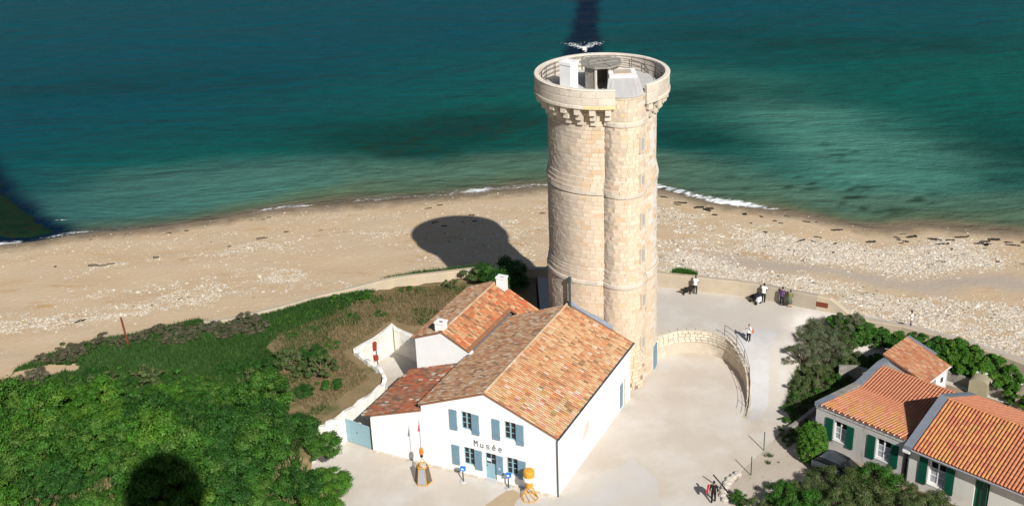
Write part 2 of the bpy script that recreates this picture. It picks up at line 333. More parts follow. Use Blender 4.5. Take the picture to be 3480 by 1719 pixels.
# ------------------------------------------------------------------ beach
def beach_grey(x, y):
    cd = segdist(x, y, COAST); d = shore_d(x, y); n = (fbm(x * .2, y * .4, 51) - .5)
    a = (1 - sstep(5.5, 8.5, cd + n * 4)) * sstep(-30, -24, x + n * 6) * (1 - sstep(8, 14, x)) * .75
    b = np.exp(-((d - 17.2 + (x - 28) * .12 + n * 2.5) / 1.7) ** 2) * sstep(17, 23, x) * .7
    b = b + (1 - sstep(2.5, 5.5, cd + n * 3)) * sstep(30, 36, x) * .7
    return np.clip(a + b, 0, 1)
def beach_mat():
    m = bpy.data.materials.new("beach_sand"); nt, N, L = nodes_of(m); b = N["Principled BSDF"]; b.inputs["Roughness"].default_value = .93; b.inputs["Specular IOR Level"].default_value = .15
    g = N.new("ShaderNodeNewGeometry")
    def noise(scale, st, det=6):
        mp = N.new("ShaderNodeMapping"); mp.inputs["Scale"].default_value = st; L.new(g.outputs["Position"], mp.inputs[0])
        n = N.new("ShaderNodeTexNoise"); n.inputs["Scale"].default_value = scale; n.inputs["Detail"].default_value = det; n.inputs["Roughness"].default_value = .65; L.new(mp.outputs[0], n.inputs["Vector"]); return n.outputs["Fac"]
    def ramp(f, a, b_): r = N.new("ShaderNodeMapRange"); r.inputs[1].default_value = a; r.inputs[2].default_value = b_; L.new(f, r.inputs[0]); return r.outputs[0]
    def mix(f, a, c):
        x = N.new("ShaderNodeMix"); x.data_type = 'RGBA'; L.new(f, x.inputs[0])
        for i, v in ((6, a), (7, c)):
            if isinstance(v, tuple): x.inputs[i].default_value = (*v, 1)
            else: L.new(v, x.inputs[i])
        return x.outputs[2]
    c = mix(ramp(noise(.12, (1, 3, 1)), .35, .65), (.515, .375, .23), (.535, .415, .28))
    c = mix(ramp(noise(3.2, (1, 1.6, 1), 8), .55, .78), c, (.46, .325, .19))
    c = mix(ramp(noise(.3, (.6, 2.2, 1), 8), .58, .70), c, (.46, .28, .12))
    c = mix(ramp(noise(9, (1, 1, 1), 3), .62, .72), c, (.62, .56, .47))
    s = N.new("ShaderNodeAttribute"); s.attribute_name = "shore"; gr = N.new("ShaderNodeAttribute"); gr.attribute_name = "grey"
    c = mix(gr.outputs["Fac"], c, (.37, .335, .295))
    nz = noise(.5, (1, 1, 1)); ad = N.new("ShaderNodeMath"); ad.operation = 'MULTIPLY_ADD'; L.new(nz, ad.inputs[0]); ad.inputs[1].default_value = 4; L.new(s.outputs["Fac"], ad.inputs[2])
    c = mix(ramp(ad.outputs[0], 5.2, 2.6), c, (.20, .155, .105))
    L.new(c, b.inputs["Base Color"])
    bp = N.new("ShaderNodeBump"); bp.inputs["Strength"].default_value = .5; bp.inputs["Distance"].default_value = .12; L.new(noise(1.6, (1, 1, 1), 8), bp.inputs["Height"]); L.new(bp.outputs[0], b.inputs["Normal"])
    return m
X = axis(-75, 75, .8, 880, 1.4); Y = np.concatenate([np.array([-900, -400, -150, -40, 20, 50]), np.arange(60, 146, .8), [150, 160, 180, 220]])
beach = link("beach", grid_mesh("beach", X, Y, lambda x, y: beach_z(x, np.maximum(y, shore_y(x) - 60)), beach_mat(), {"shore": shore_d, "grey": beach_grey})); beach["kind"] = "structure"

# ------------------------------------------------------------------ land sheets
m_yard = M("courtyard_gravel", (.555, .50, .435), (.475, .41, .335), .16, .95, .4, 11, stain=(.59, .555, .51), sscale=.22, sth=(.46, .7), wpos=True)
m_terr = M("terrace_ground", (.53, .485, .43), (.47, .425, .365), .25, .95, .25, 9, stain=(.58, .55, .51), sscale=.2, sth=(.5, .68), wpos=True)
m_bank = M("dry_grass_ground", (.27, .19, .10), (.19, .145, .07), .5, .97, .5, 6, stain=(.09, .10, .03), sscale=.35, sth=(.5, .64), wpos=True)
m_dirt = M("garden_dirt", (.32, .235, .15), (.22, .165, .11), .6, .97, .4, 7, stain=(.14, .13, .05), sscale=.7, sth=(.56, .72), wpos=True)
mb = MB(); pl = [(p[0], p[1], 0.0) for p in COAST] + [(900, -3000, 0), (-900, -3000, 0)]
mb.add(pl, [tuple(range(len(pl) - 1, -1, -1))]); courtyard = mb.build("courtyard_ground", m_yard); courtyard["kind"] = "structure"

# whitewashed yard wall: outer top edge
YARD = [(-15.4, 75.0), (-14.59, 76.2), (-13.54, 77.34), (-12.0, 79.5), (-10.6, 81.7), (-10.45, 82.8), (-10.83, 84.0), (-12.0, 85.6), (-13.0, 87.0), (-13.1, 87.6), (-11.7, 89.7), (-10.32, 91.77), (-9.2, 90.7), (-6.6, 88.1)]
YARD_IN = offset_pl(YARD, .2)
BANK = [(-120, 10), (-60, 40), (-46, 70), (-42.6, 81.5), (-41.6, 87.5), (-39, 90.5), (-35.5, 92.8), (-31, 94), (-27.5, 96), (-24.8, 95), (-21, 97), (-17.8, 98.9), (-15.6, 99.6), (-10.7, 101.2), (-3.2, 102.2), (2.2, 101), (2.2, 90), (-2.5, 91.5), (-6.4, 88.3)] + [(x + .0, y) for x, y in YARD_IN[::-1]] + [(-13.5, 70), (-12.5, 60), (-12, 20), (-60, -40)]
RET = [(10.4, 87.2), (11.44, 88.1), (13.17, 88.95), (14.6, 89.0), (15.8, 88.65), (16.6, 88.0), (17.2, 87.1), (17.6, 85.8), (17.8, 84.6), (17.85, 83.3), (17.72, 82.2), (17.5, 81.0), (17.2, 79.9), (16.8, 78.8)]
def bank_z(x, y):
    cd = segdist(x, y, COAST); ins = inpoly(x, y, COAST + [(900, -3000), (-900, -3000)])
    s = np.where(ins, cd, -cd); z = 2.05 + (fbm(x * .25, y * .25, 61) - .5) * .3 * np.clip(segdist(x, y, YARD) / 2, 0, 1)
    low = sstep(69, 74.5, y + np.clip(-13 - x, 0, 60) * .22); z = z * (.15 + .85 * low)
    return np.where(s > 0, z, z + s * 2.6)
def terr_z(x, y):
    # 2 m terrace behind the sea wall, ramping down south of y = 88, sunk yard behind the right-hand houses
    t1 = sstep(0, 1, (y - 79.2) / 8.8); yard = sstep(0, 1, (y - (88.0 - np.clip(x - 25, 0, 30) * .62)) / 4.0)
    k = sstep(21.5, 25.5, x); hr = 2.0 - 1.2 * sstep(27, 30, x); return (2.0 * t1 * (1 - k) + hr * yard * k) + .008
def poly_grid(name, poly, step, zf, mat):
    xs = [p[0] for p in poly]; ys = [p[1] for p in poly]
    X = np.arange(max(min(xs), -70), min(max(xs), 70) + step, step); Y = np.arange(max(min(ys), 40), max(ys) + step, step); gx, gy = np.meshgrid(X, Y)
    cx = gx[:-1, :-1] + step / 2; cy = gy[:-1, :-1] + step / 2; keep = inpoly(cx, cy, poly)
    i = np.arange(gx.size).reshape(gx.shape); f = np.stack([i[:-1, :-1], i[:-1, 1:], i[1:, 1:], i[1:, :-1]], -1)[keep]
    v = np.stack([gx, gy, zf(gx, gy)], -1).reshape(-1, 3)
    u, inv = np.unique(f.ravel(), return_inverse=True)
    return link(name, fast_mesh(name, v[u], inv.reshape(-1, 4), mat, smooth=True))
bank = poly_grid("grass_bank", BANK, .5, bank_z, m_bank); bank["kind"] = "structure"
TERR = [(2.2, 101), (4, 100.2), (10, 98.6), (14.3, 97.1), (19.7, 95.2), (22.2, 93.9), (24.5, 92.5), (27.2, 91), (31.5, 89), (35, 86.3), (38.5, 82.7), (43, 77.1), (40, 76), (36.2, 80.2), (33, 83.2), (30.5, 84.6), (27.6, 82.2), (25, 79.5), (22.4, 77.2), (20.0, 77.6)] + [(18.2, 78.4), (17.0, 78.75)] + [(p[0] + .12, p[1] + .1) for p in RET[::-1]][1:] + [(7, 88), (2.2, 90)]
terr = poly_grid("terrace", TERR, .25, terr_z, m_terr); terr["kind"] = "structure"

def sheet(name, poly, z, mat, zf=None, kind="structure", step=.3):
    if zf: o = poly_grid(name, poly, step, lambda x, y: zf(x, y) + z, mat)
    else:
        mb = MB(); mb.add([(p[0], p[1], z) for p in poly], [tuple(range(len(poly)))]); o = mb.build(name, mat)
    o["kind"] = kind; return o
def blob(poly, n=4, j=.12, seed=1):
    r_ = random.Random(seed); out = []
    for (ax, ay), (bx, by) in zip(poly, poly[1:] + poly[:1]):
        for k in range(n):
            t = k / n; out.append((ax + (bx - ax) * t + r_.uniform(-j, j), ay + (by - ay) * t + r_.uniform(-j, j)))
    return out
m_apron = M("apron_concrete", (.53, .505, .475), (.49, .46, .425), .5, .94, .2, 12, stain=(.52, .47, .405), sscale=.4, sth=(.45, .62), wpos=True)
sheet("path", [(17.3, 78.9), (17.0, 78.4), (17.9, 78.3), (19.0, 80.2), (19.6, 83), (20.3, 86), (21.5, 88.6), (19, 89.3), (17.9, 88), (17.9, 86), (18.1, 84), (18.0, 82)], .006, m_concl, terr_z, step=.12)
sheet("path", blob([(2.75, 69.4), (5.2, 72.0), (8.0, 73.8), (9.4, 71.8), (9.2, 66), (4, 64), (1.2, 66.6), (-.9, 68.4), (.3, 70.1)], 12, .22, 3), .005, m_apron)
m_damp = M("sand_patch", (.44, .34, .22), (.40, .305, .195), 1.5, .95, .2, 12, wpos=True)
sheet("sand_patch", blob([(-2.9, 68.2), (-1.9, 69.9), (-.65, 70.85), (.2, 70.2), (-.6, 68.9), (-1.1, 67.0), (-2.4, 66.2)], 5, .1, 5), .0095, m_damp)
m_sandy = M("sandy_garden", (.47, .41, .335), (.40, .34, .27), .6, .97, .4, 7, stain=(.30, .27, .17), sscale=1.3, sth=(.58, .72), wpos=True)
sheet("garden_ground", blob([(14.0, 69.3), (15.2, 71.6), (16.6, 73.2), (18.2, 75.2), (19.6, 76.6), (21.5, 74.4), (24, 71.9), (26, 69.6), (24, 66), (16.5, 66)], 4, .12, 8), .0095, m_sandy)
NOTCH = blob([(-41.2, 85.2), (-39.6, 86.6), (-37.4, 87.2), (-35.4, 87.3), (-34.6, 86.2), (-36.2, 86.0), (-37.6, 85.2), (-39.4, 84.2), (-41, 82.6)], 4, .2, 12)
sheet("sand_patch", NOTCH, .05, M("bank_sand", (.51, .375, .235), (.46, .33, .20), 1.2, .95, .3, 8, stain=(.20, .19, .08), sscale=1.2, sth=(.55, .66), wpos=True), bank_z, step=.15)
sheet("garden_ground", [(20.6, 77.2), (25, 79.6), (27.8, 82.4), (30.6, 84.8), (33.6, 82.3), (37.5, 78.8), (45, 72), (45, 60), (20, 58), (16.5, 66), (14.0, 69.3), (15.2, 71.6), (16.6, 73.2), (18.2, 75.2), (19.4, 77)], .005, m_dirt)

# ------------------------------------------------------------------ sea wall, in cast panels
def along(pl, s):
    for (ax, ay), (bx, by) in zip(pl[:-1], pl[1:]):
        L = math.hypot(bx - ax, by - ay)
        if s <= L: t = s / L; return (ax + (bx - ax) * t, ay + (by - ay) * t), ((by - ay) / L, -(bx - ax) / L)
        s -= L
    return (bx, by), ((by - ay) / L, -(bx - ax) / L)
def plen(pl): return sum(math.hypot(b[0] - a[0], b[1] - a[1]) for a, b in zip(pl[:-1], pl[1:]))
WALL = [(-26.4, 93.2), (-24.6, 93.4), (-20.4, 95.4), (-17.2, 97.4), (-15.2, 98.1), (-12.4, 99.0), (-10.3, 99.6), (-3.2, 100.9), (4, 100.2), (10, 98.4), (14.3, 96.9), (16.3, 96.2), (19.7, 95), (22.2, 93.7), (24.5, 92.3), (27.2, 90.9), (31.5, 88.9), (35, 86.2), (38.5, 82.6), (43, 77)]
sw = empty("sea_wall", (14.3, 96.9, 0), 0, "long tan rendered sea wall between the terrace and the beach", "wall")
m_swall = M("sea_wall_render", (.50, .415, .30), (.43, .355, .26), .9, .93, .3, 9, stain=(.38, .345, .285), sscale=.5, sth=(.5, .72), attr=True, wpos=True)
Lw = plen(WALL); s0 = 0; k = 0
while s0 < Lw - .2:
    ln = min([4.4, 5.2, 3.9, 4.8][k % 4], Lw - s0); mb = MB(); n = 4; ring = []
    for i in range(n + 1):
        (px, py), (nx, ny) = along(WALL, s0 + .004 + (ln - .008) * i / n)
        zt = (3.32 - 1.5 * float(sstep(26.0, 28.5, np.array(px)))) if px > 3 else 2.82 - .45 * (1 - float(sstep(-17, -10, np.array(px))))
        rgh = rng.uniform(-.012, .012)
        ring.append([(px + nx * .0, py + ny * .0, -.5), (px, py, zt - .05 + rgh), (px - nx * .06, py - ny * .06, zt + rgh), (px - nx * .5, py - ny * .5, zt - .02 + rgh), (px - nx * .58, py - ny * .58, -4.2)])
    vv = [p for r_ in ring for p in r_]; fs = []
    for i in range(n):
        for j in range(4): fs.append((i * 5 + j, (i + 1) * 5 + j, (i + 1) * 5 + j + 1, i * 5 + j + 1))
    fs += [(0, 1, 2, 3, 4), (n * 5 + 4, n * 5 + 3, n * 5 + 2, n * 5 + 1, n * 5)]
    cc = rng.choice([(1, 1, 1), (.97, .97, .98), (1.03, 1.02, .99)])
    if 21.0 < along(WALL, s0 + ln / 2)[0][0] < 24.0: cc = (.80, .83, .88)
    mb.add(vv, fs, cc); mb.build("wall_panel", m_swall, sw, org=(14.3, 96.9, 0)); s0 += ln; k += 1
(px, py), (nx, ny) = along(WALL, plen(WALL[:15]) + 1.4)
mb = MB(); mb.obox((px + nx * .02 - 14.3, py + ny * .02 - 96.9, 2.62), (.95, .06, .42), math.atan2(ny, nx) + math.pi / 2); mb.build("rusty_plate", m_rust, sw)

m_prom = M("promenade_concrete", (.46, .42, .37), (.40, .365, .32), .7, .93, .2, 9, wpos=True)
pw = [(25.6, 91.8), (27.2, 91.3), (31.5, 89.35), (35, 86.65), (38.5, 83.05), (43, 77.4), (52, 67.4)]; po = offset_pl(pw, -2.0); mb = MB(); vv = []
for i, ((x, y), (x2, y2)) in enumerate(zip(pw, po)):
    zz = 1.0 - (.0 if i else .6); vv += [(x, y, zz), (x2, y2, zz - .05), (x2 + (x2 - x) * .8, y2 + (y2 - y) * .8, -4)]
mb.add(vv, [(i * 3 + k, (i + 1) * 3 + k, (i + 1) * 3 + k + 1, i * 3 + k + 1) for i in range(len(pw) - 1) for k in range(2)]); mb.build("promenade", m_prom)["kind"] = "structure"

# ------------------------------------------------------------------ round tower
TW = (7.14, 88.44, 0)
tower = empty("stone_tower", TW, 0, "tall round pale stone tower with stair turret and overhanging parapet", "tower")
TC, TR = (1.26, -3.34), 1.6
def stoneprof(z, base):      # radius of a stage at height z, with the two moulded bands
    o = 0.0
    r_ = base + (.24 if z < 8.8 else .12 if z < 16.1 else 0)
    if 9.2 <= z < 10.1: r_ = base + .12 + .14 * (10.1 - z) / .9
    if 16.5 <= z < 17.4: r_ = base + .20 * (17.4 - z) / .9
    return r_
def prof(base, z1):
    z = 0; out = []
    for zz in [0, 8.79, 8.8, 9.2, 9.21, 9.65, 10.1, 16.09, 16.1, 16.5, 16.51, 16.95, 17.4, z1]: out.append((stoneprof(zz, base) - .028, zz))
    return out
mb = MB(); mb.lathe(prof(4.08, 23.0), 72); mb.lathe(prof(TR, 23.7), 40, (TC[0], TC[1], 0)); core = mb.build("mortar_core", m_mortar, tower, True)
blocks = []
def stone_col(z, ang, u):
    base = np.array([.66, .535, .395]); pale = np.array([.68, .61, .51]); grey = np.array([.52, .47, .40]); oc = np.array([.60, .42, .25]); wh = np.array([.70, .67, .62])
    c = base + (pale - base) * rng.random() * .6
    q = rng.random()
    if q < .12: c = oc * .6 + base * .4
    elif q < .14: c = grey * .6 + base * .4
    side = math.sin(ang)         # right flank is limewashed, left flank greyer, weathering and shade painted in
    if ang > .95 and rng.random() < .65: c = wh
    if ang < -.3: w_ = min(1, (-.3 - ang) / .6); c = c * (1 - .75 * w_) + np.array([.40, .365, .315]) * .75 * w_ * rng.uniform(.85, 1.25)
    if z < 8.5: c = c * .65 + np.array([.62, .49, .35]) * .35
    if z > 17.5 and rng.random() < .35 * (z - 17.5) / 5: c = c * .5 + grey * .42
    return tuple((c * .92 + base * .08) * rng.uniform(.94, 1.04) * .97)
def stone_ring(cx, cy, base, z0, z1, skip, h=.335, turret=False):
    z = z0
    while z < z1 - .05:
        hh = min(h * rng.uniform(.92, 1.08), z1 - z); r_ = stoneprof(z + hh / 2, base); a = rng.uniform(0, .2); a_end = a + 2 * math.pi
        while a < a_end - .02:
            w = rng.uniform(.38, .82) / r_; w = min(w, a_end - a); j = .014 / r_
            a0, a1 = a + j, a + w - j; am = (a0 + a1) / 2; pr = rng.uniform(-.008, .012)
            x, y = cx + r_ * math.sin(am), cy - r_ * math.cos(am)
            if not skip(x, y, z):
                rr = r_ + pr; r0 = r_ - .06; b = .012; az = (.012) / r_
                zz0, zz1 = z + .012, z + hh - .012; vv = []
                nseg = 2 if w * r_ > .55 else 1
                P = lambda rad, an, z_: (cx + rad * math.sin(an), cy - rad * math.cos(an), z_)
                vv = [P(r0, a0, zz0), P(r0, a1, zz0), P(r0, a1, zz1), P(r0, a0, zz1), P(rr, a0 + az, zz0 + b), P(rr, a1 - az, zz0 + b), P(rr, a1 - az, zz1 - b), P(rr, a0 + az, zz1 - b)]
                fs = [(4, 5, 6, 7), (0, 1, 5, 4), (1, 2, 6, 5), (2, 3, 7, 6), (3, 0, 4, 7)]
                an = math.atan2(math.sin(am), math.cos(am)); area = w * r_ * hh * math.cos(an) * (1 + z / 60) * (1 if math.cos(an) > 0 else 0)
                blocks.append((area, vv, fs, stone_col(z, an, rng.random())))
            a += w
        z += hh
SLITS = [(20.05, .95), (17.2, .95), (14.2, .95), (11.3, .95), (7.6, .95), (4.0, .9)]
TANG = math.radians(52)
def in_slit(x, y, z):
    for zs, hs in SLITS:
        if zs - hs / 2 - .35 < z < zs + hs / 2:
            ax, ay = TC[0] + TR * math.sin(TANG), TC[1] - TR * math.cos(TANG)
            if math.hypot(x - ax, y - ay) < .42: return True
    return False
def sk_main(x, y, z): return math.hypot(x - TC[0], y - TC[1]) < TR - .15 or 8.75 < z + .17 < 9.2 or 16.05 < z + .17 < 16.5
def sk_tur(x, y, z): return math.hypot(x, y) < 4.0 or in_slit(x, y, z) or 8.75 < z + .17 < 9.2 or 16.05 < z + .17 < 16.5
stone_ring(0, 0, 4.08, .0, 22.6, sk_main); stone_ring(TC[0], TC[1], TR, 0, 23.62, sk_tur)
blocks.sort(key=lambda b: -b[0]); rest = MB()
for i, (ar, vv, fs, c) in enumerate(blocks):
    if i < 300: mb = MB(); mb.add(vv, fs, c); mb.build("stone_block", m_stone, tower)
    else: rest.add(vv, fs, c)
rest.build("masonry", m_stone, tower, kind="stuff")
# bands of long curved stones
def ring_stones(cx, cy, r0, r1, z0, z1, n, name, mat, a_lo=0, a_hi=2 * math.pi, skip=None, seg=3, gap=.012, colf=None):
    for i in range(n):
        a0 = a_lo + (a_hi - a_lo) * i / n; a1 = a_lo + (a_hi - a_lo) * (i + 1) / n; am = (a0 + a1) / 2
        if skip and skip(cx + r1 * math.sin(am), cy - r1 * math.cos(am)): continue
        g_ = gap / r1 / 2; mb = MB(); vv = []; dz = rng.uniform(-.006, .006)
        for k in range(seg + 1):
            a = a0 + g_ + (a1 - a0 - 2 * g_) * k / seg; s_, c_ = math.sin(a), math.cos(a)
            for rr, zz in ((r0, z0), (r1 - .02, z0), (r1, z0 + .03), (r1, z1 - .05 + dz), (r1 - .05, z1 + dz), (r0, z1 + dz)): vv.append((cx + rr * s_, cy - rr * c_, zz))
        fs = [(k * 6 + j, (k + 1) * 6 + j, (k + 1) * 6 + (j + 1) % 6, k * 6 + (j + 1) % 6) for k in range(seg) for j in range(6)]
        fs += [(5, 4, 3, 2, 1, 0), tuple(seg * 6 + j for j in range(6))]
        u = rng.uniform(.88, 1.1); mb.add(vv, fs, colf(am) if colf else (u, u * .98, u * .95)); mb.build(name, mat, tower)
sm = lambda x, y: math.hypot(x - TC[0], y - TC[1]) < TR + .05
st = lambda x, y: math.hypot(x, y) < 4.15
bandc = lambda a: tuple(np.array([1.04, 1.0, .95]) * rng.uniform(.88, 1.08))
for z0 in (8.8, 16.1):
    e = .24 if z0 < 10 else .12
    ring_stones(0, 0, 3.9, 4.08 + e + .075, z0 + .05, z0 + .38, 34, "band_stone", m_para, skip=sm, colf=bandc)
    ring_stones(TC[0], TC[1], 1.4, TR + e + .065, z0 + .03, z0 + .36, 14, "band_stone", m_para, skip=st, colf=bandc)
    ring_stones(0, 0, 3.9, 4.08 + e - .12 + .03, z0 + 1.28, z0 + 1.36, 30, "band_stone", m_para, skip=sm, colf=bandc)
    ring_stones(TC[0], TC[1], 1.4, TR + e - .12 + .03, z0 + 1.26, z0 + 1.34, 12, "band_stone", m_para, skip=st, colf=bandc)
ring_stones(TC[0], TC[1], 1.4, TR + .07, 21.55, 21.9, 13, "band_stone", m_para, skip=st, colf=bandc)
# corbels and parapet (open where the turret passes)
ta = math.atan2(TC[0], -TC[1]); half = .25; PZ = 22.95
NC = 25
for i in range(NC):
    a = ta + half + .10 + (2 * math.pi - 2 * half - .20) * i / (NC - 1); s_, c_ = math.sin(a), math.cos(a); mb = MB()
    for r1, z0, z1 in ((4.30, 21.55, 22.0), (4.60, 22.0, 22.48), (4.92, 22.48, 22.96)):
        rad = (3.95 + r1) / 2; mb.obox((rad * s_, -rad * c_, (z0 + z1) / 2), (.44, r1 - 3.95, z1 - z0 - .002), a)
    mb.c = [(1.0, .96, .88)] * len(mb.f); mb.build("corbel", m_para, tower)
ring_stones(0, 0, 4.0, 5.06, 22.96, 23.22, 26, "parapet_slab", m_para, ta + half, ta + 2 * math.pi - half, colf=lambda a: (1.15, 1.0, .62) if a > ta + 2 * math.pi - half - .38 else bandc(a))
ring_stones(0, 0, 4.72, 5.0, 23.223, 23.78, 24, "parapet_stone", m_para, ta + half, ta + 2 * math.pi - half, colf=bandc)
ring_stones(0, 0, 4.72, 5.0, 23.783, 24.3, 21, "parapet_stone", m_para, ta + half, ta + 2 * math.pi - half, colf=bandc)
ring_stones(0, 0, 4.68, 5.03, 24.303, 24.40, 18, "coping_stone", m_para, ta + half, ta + 2 * math.pi - half, colf=lambda a: (1.25, 1.22, 1.18))
mb = MB(); mb.lathe([(4.75, 23.0), (4.75, 23.24)], 64); mb.build("deck", m_concl, tower)
# rails inside the parapet
mb = MB()
for rr, zz in ((4.5, 24.28), (4.5, 23.95), (4.5, 23.6)):
    pts = [(rr * math.sin(a), -rr * math.cos(a), zz) for a in np.linspace(ta + .45, ta + 2 * math.pi - .38, 60)]; mb.tube(pts, .022, 5)
for a in np.linspace(ta + .45, ta + 2 * math.pi - .38, 20):
    mb.tube([(4.5 * math.sin(a), -4.5 * math.cos(a), 23.24), (4.5 * math.sin(a), -4.5 * math.cos(a), 24.3)], .028, 5)
mb.build("roof_railing", m_iron, tower)
# square white chimney block
mb = MB(); mb.box(-.5, -.45, 23.24, .5, .45, 25.05)
for q in ((-.55, -.5, .55, -.3), (-.55, .3, .55, .5), (-.55, -.3, -.35, .3), (.35, -.3, .55, .3)): mb.box(q[0], q[1], 25.052, q[2], q[3], 25.27)
o = mb.build("chimney", m_whitec, tower); o.location = (-2.45, -.2, 0); o.rotation_euler = (0, 0, math.radians(-42))
# octagonal kiosk with broken slab roof
kx, ky, kr = -.05, -.15, 1.3
def octp(r_, z, off=math.pi / 8): return [(kx + r_ * math.sin(off + i * math.pi / 4), ky - r_ * math.cos(off + i * math.pi / 4), z) for i in range(8)]
kp = octp(kr, 23.24); ki = octp(kr - .16, 23.24)
kiosk = None
for i in range(8):
    if i == 7: continue          # doorway, towards the south
    j = (i + 1) % 8; mb = MB(); a, b, c, d = kp[i], kp[j], ki[j], ki[i]
    mb.slab([a, d, c, b], (0, 0, 1.72)); mb.build("kiosk_wall", m_conc, tower)
mb = MB(); mb.tube([kp[7], (kp[7][0], kp[7][1], 24.95)], .1, 6); mb.tube([kp[0], (kp[0][0], kp[0][1], 24.95)], .1, 6); mb.build("door_post", m_para, tower)
rp_ = octp(1.62, 24.97); hole = octp(.45, 24.97)
for i in range(8):
    j = (i + 1) % 8; mb = MB(); tilt = rng.uniform(-.02, .03)
    mb.slab([rp_[i], rp_[j], hole[j], hole[i]][::-1], (0, 0, .13 + tilt)); o = mb.build("roof_slab", m_conc, tower); o.scale = (.985, .985, 1)
mb = MB(); mb.obox((kx + .1, ky - .35, 25.16), (2.3, .12, .08), .35); mb.obox((kx + .1, ky + .45, 25.16), (2.2, .12, .08), .35); mb.build("roof_beam", m_conc, tower)
# stair head with sloping metal hood over the turret
mb = MB(); mb.slab([(.35, -2.6, 23.24), (2.35, -2.6, 23.24), (2.35, -.7, 23.24), (.35, -.7, 23.24)], (0, 0, 1.45)); mb.build("stair_head", m_whitec, tower)
mb = MB(); mb.slab([(.75, -2.1, 24.692), (2.0, -2.1, 24.692), (2.0, -1.1, 24.692), (.75, -1.1, 24.692)], (0, 0, .05)); mb.build("hatch", M("hatch_sand", (.52, .44, .33), (.42, .35, .26), 4, .9), tower)
m_hood = M("streaked_metal", (.40, .385, .37), (.50, .49, .48), 1.2, .7, .1, 10, stain=(.40, .22, .12), sscale=3, sth=(.6, .72), stretch=(2.6, .35, .35))
mb = MB(); fr = [(TC[0] + 1.72 * math.sin(a), TC[1] - 1.72 * math.cos(a)) for a in np.linspace(-.85, .95, 9)]
top = [(.25 + 2.2 * k / 8, -2.63, 24.5) for k in range(9)]
for k in range(8):
    a, b = fr[k], fr[k + 1]; mb.slab([(a[0], a[1], 23.8), (b[0], b[1], 23.8), top[k + 1], top[k]], (0, .0, .06))
mb.build("hood", m_hood, tower)
mb = MB(); mb.slab([(.30, -2.64, 23.7), (.30, -2.64, 24.46), (TC[0] + 1.6 * math.sin(-.85), TC[1] - 1.6 * math.cos(-.85), 23.75)], (.06, 0, 0)); mb.slab([(2.40, -2.64, 23.7), (2.40, -2.64, 24.46), (TC[0] + 1.6 * math.sin(.95), TC[1] - 1.6 * math.cos(.95), 23.75)], (-.06, 0, 0)); mb.build("hood_cheek", m_whitec, tower)
mb = MB(); mb.lathe([(1.5, 23.62), (1.64, 23.62), (1.64, 23.78), (1.5, 23.78)], 32, (TC[0], TC[1], 0), cap=False); mb.c = [(1.0, .92, .8)] * len(mb.f); mb.build("turret_cap", m_para, tower)
# turret slits
for zs, hs in SLITS:
    rr = stoneprof(zs, TR); c = (TC[0] + rr * math.sin(TANG), TC[1] - rr * math.cos(TANG)); mb = MB()
    P = lambda u, d, z: (c[0] + math.cos(TANG) * u + math.sin(TANG) * d, c[1] + math.sin(TANG) * u - math.cos(TANG) * d, z)
    for u0, u1, z0, z1 in ((-.34, -.19, -hs / 2 - .12, hs / 2 + .14), (.19, .34, -hs / 2 - .12, hs / 2 + .14), (-.19, .19, hs / 2, hs / 2 + .14), (-.19, .19, -hs / 2 - .12, -hs / 2)):
        mb.slab([P(u0, -.25, zs + z0), P(u1, -.25, zs + z0), P(u1, .10, zs + z0), P(u0, .10, zs + z0)], (0, 0, z1 - z0), (1.0, .93, .80))
    w = mb.build("slit_window", m_para, tower)
    mb = MB(); mb.slab([P(-.19, -.1, zs - hs / 2), P(.19, -.1, zs - hs / 2), P(.19, .012, zs - hs / 2), P(-.19, .012, zs - hs / 2)], (0, 0, hs)); mb.build("pane", M("slit_pane", (.30, .33, .36), None, 2, .4), w)
da = math.radians(70); P = lambda u, d, z: ((4.34 + d) * math.sin(da) + math.cos(da) * u, -(4.34 + d) * math.cos(da) + math.sin(da) * u, z)
mb = MB(); mb.slab([P(-.45, -.1, .02), P(.45, -.1, .02), P(.45, .06, .02), P(-.45, .06, .02)], (0, 0, 2.0)); mb.build("door", m_shut, tower)

# ------------------------------------------------------------------ clay-tile roofs
def tile_mesh(col, r=.082, L=.46, n=4, taper=.8):
    mb = MB(); vv = []
    for t in (0, 1):
        rr = r * (1 if t == 0 else taper)
        for k in range(n + 1):
            a = math.pi * k / n; vv.append((rr * math.cos(a), t * L, rr * math.sin(a) * .95))
    mb.add(vv, [(k, k + 1, n + 1 + k + 1, n + 1 + k) for k in range(n)], col); return mb
def roof_plane(parent_roof, E, U, V, Lu, Lv, palette, pitch=.215, rowlen=.37, cut=None, indiv=None, store=None, rest=None, jitter=1.0, r=.085, gapcol=None, L=.46):
    """E eave start, U along eave, V up the slope (unit). tiles listed as (matrix-ish, colour)"""
    E, U, V = Vector(E), Vector(U).normalized(), Vector(V).normalized(); Nn = U.cross(V).normalized()
    if Nn.z < 0: Nn = -Nn
    nu = int(Lu / pitch); nv = int(Lv / rowlen) + 1; out = []
    for i in range(nu):
        for j in range(nv):
            u = (i + .5) * pitch; v = j * rowlen
            if cut and not cut(u, v): continue
            ln = min(L, Lv - v + .05)
            if ln < .12: continue
            ju = rng.gauss(0, .008) * jitter; jv = rng.gauss(0, .018) * jitter; tw = rng.gauss(0, .02) * jitter
            uu = (U + V * tw).normalized(); vv = (V - U * tw).normalized()
            # tail raised on the tile below
            vtilt = (vv - Nn * .05).normalized(); nn = uu.cross(vtilt).normalized()
            if nn.z < 0: nn = -nn
            o = E + U * (u + ju) + V * (v + jv - .03) + Nn * (.035 + .012)
            m = Matrix((uu, vtilt, nn)).transposed().to_4x4(); m.translation = o
            out.append((m, palette(i, j, u, v), ln / L))
    return out
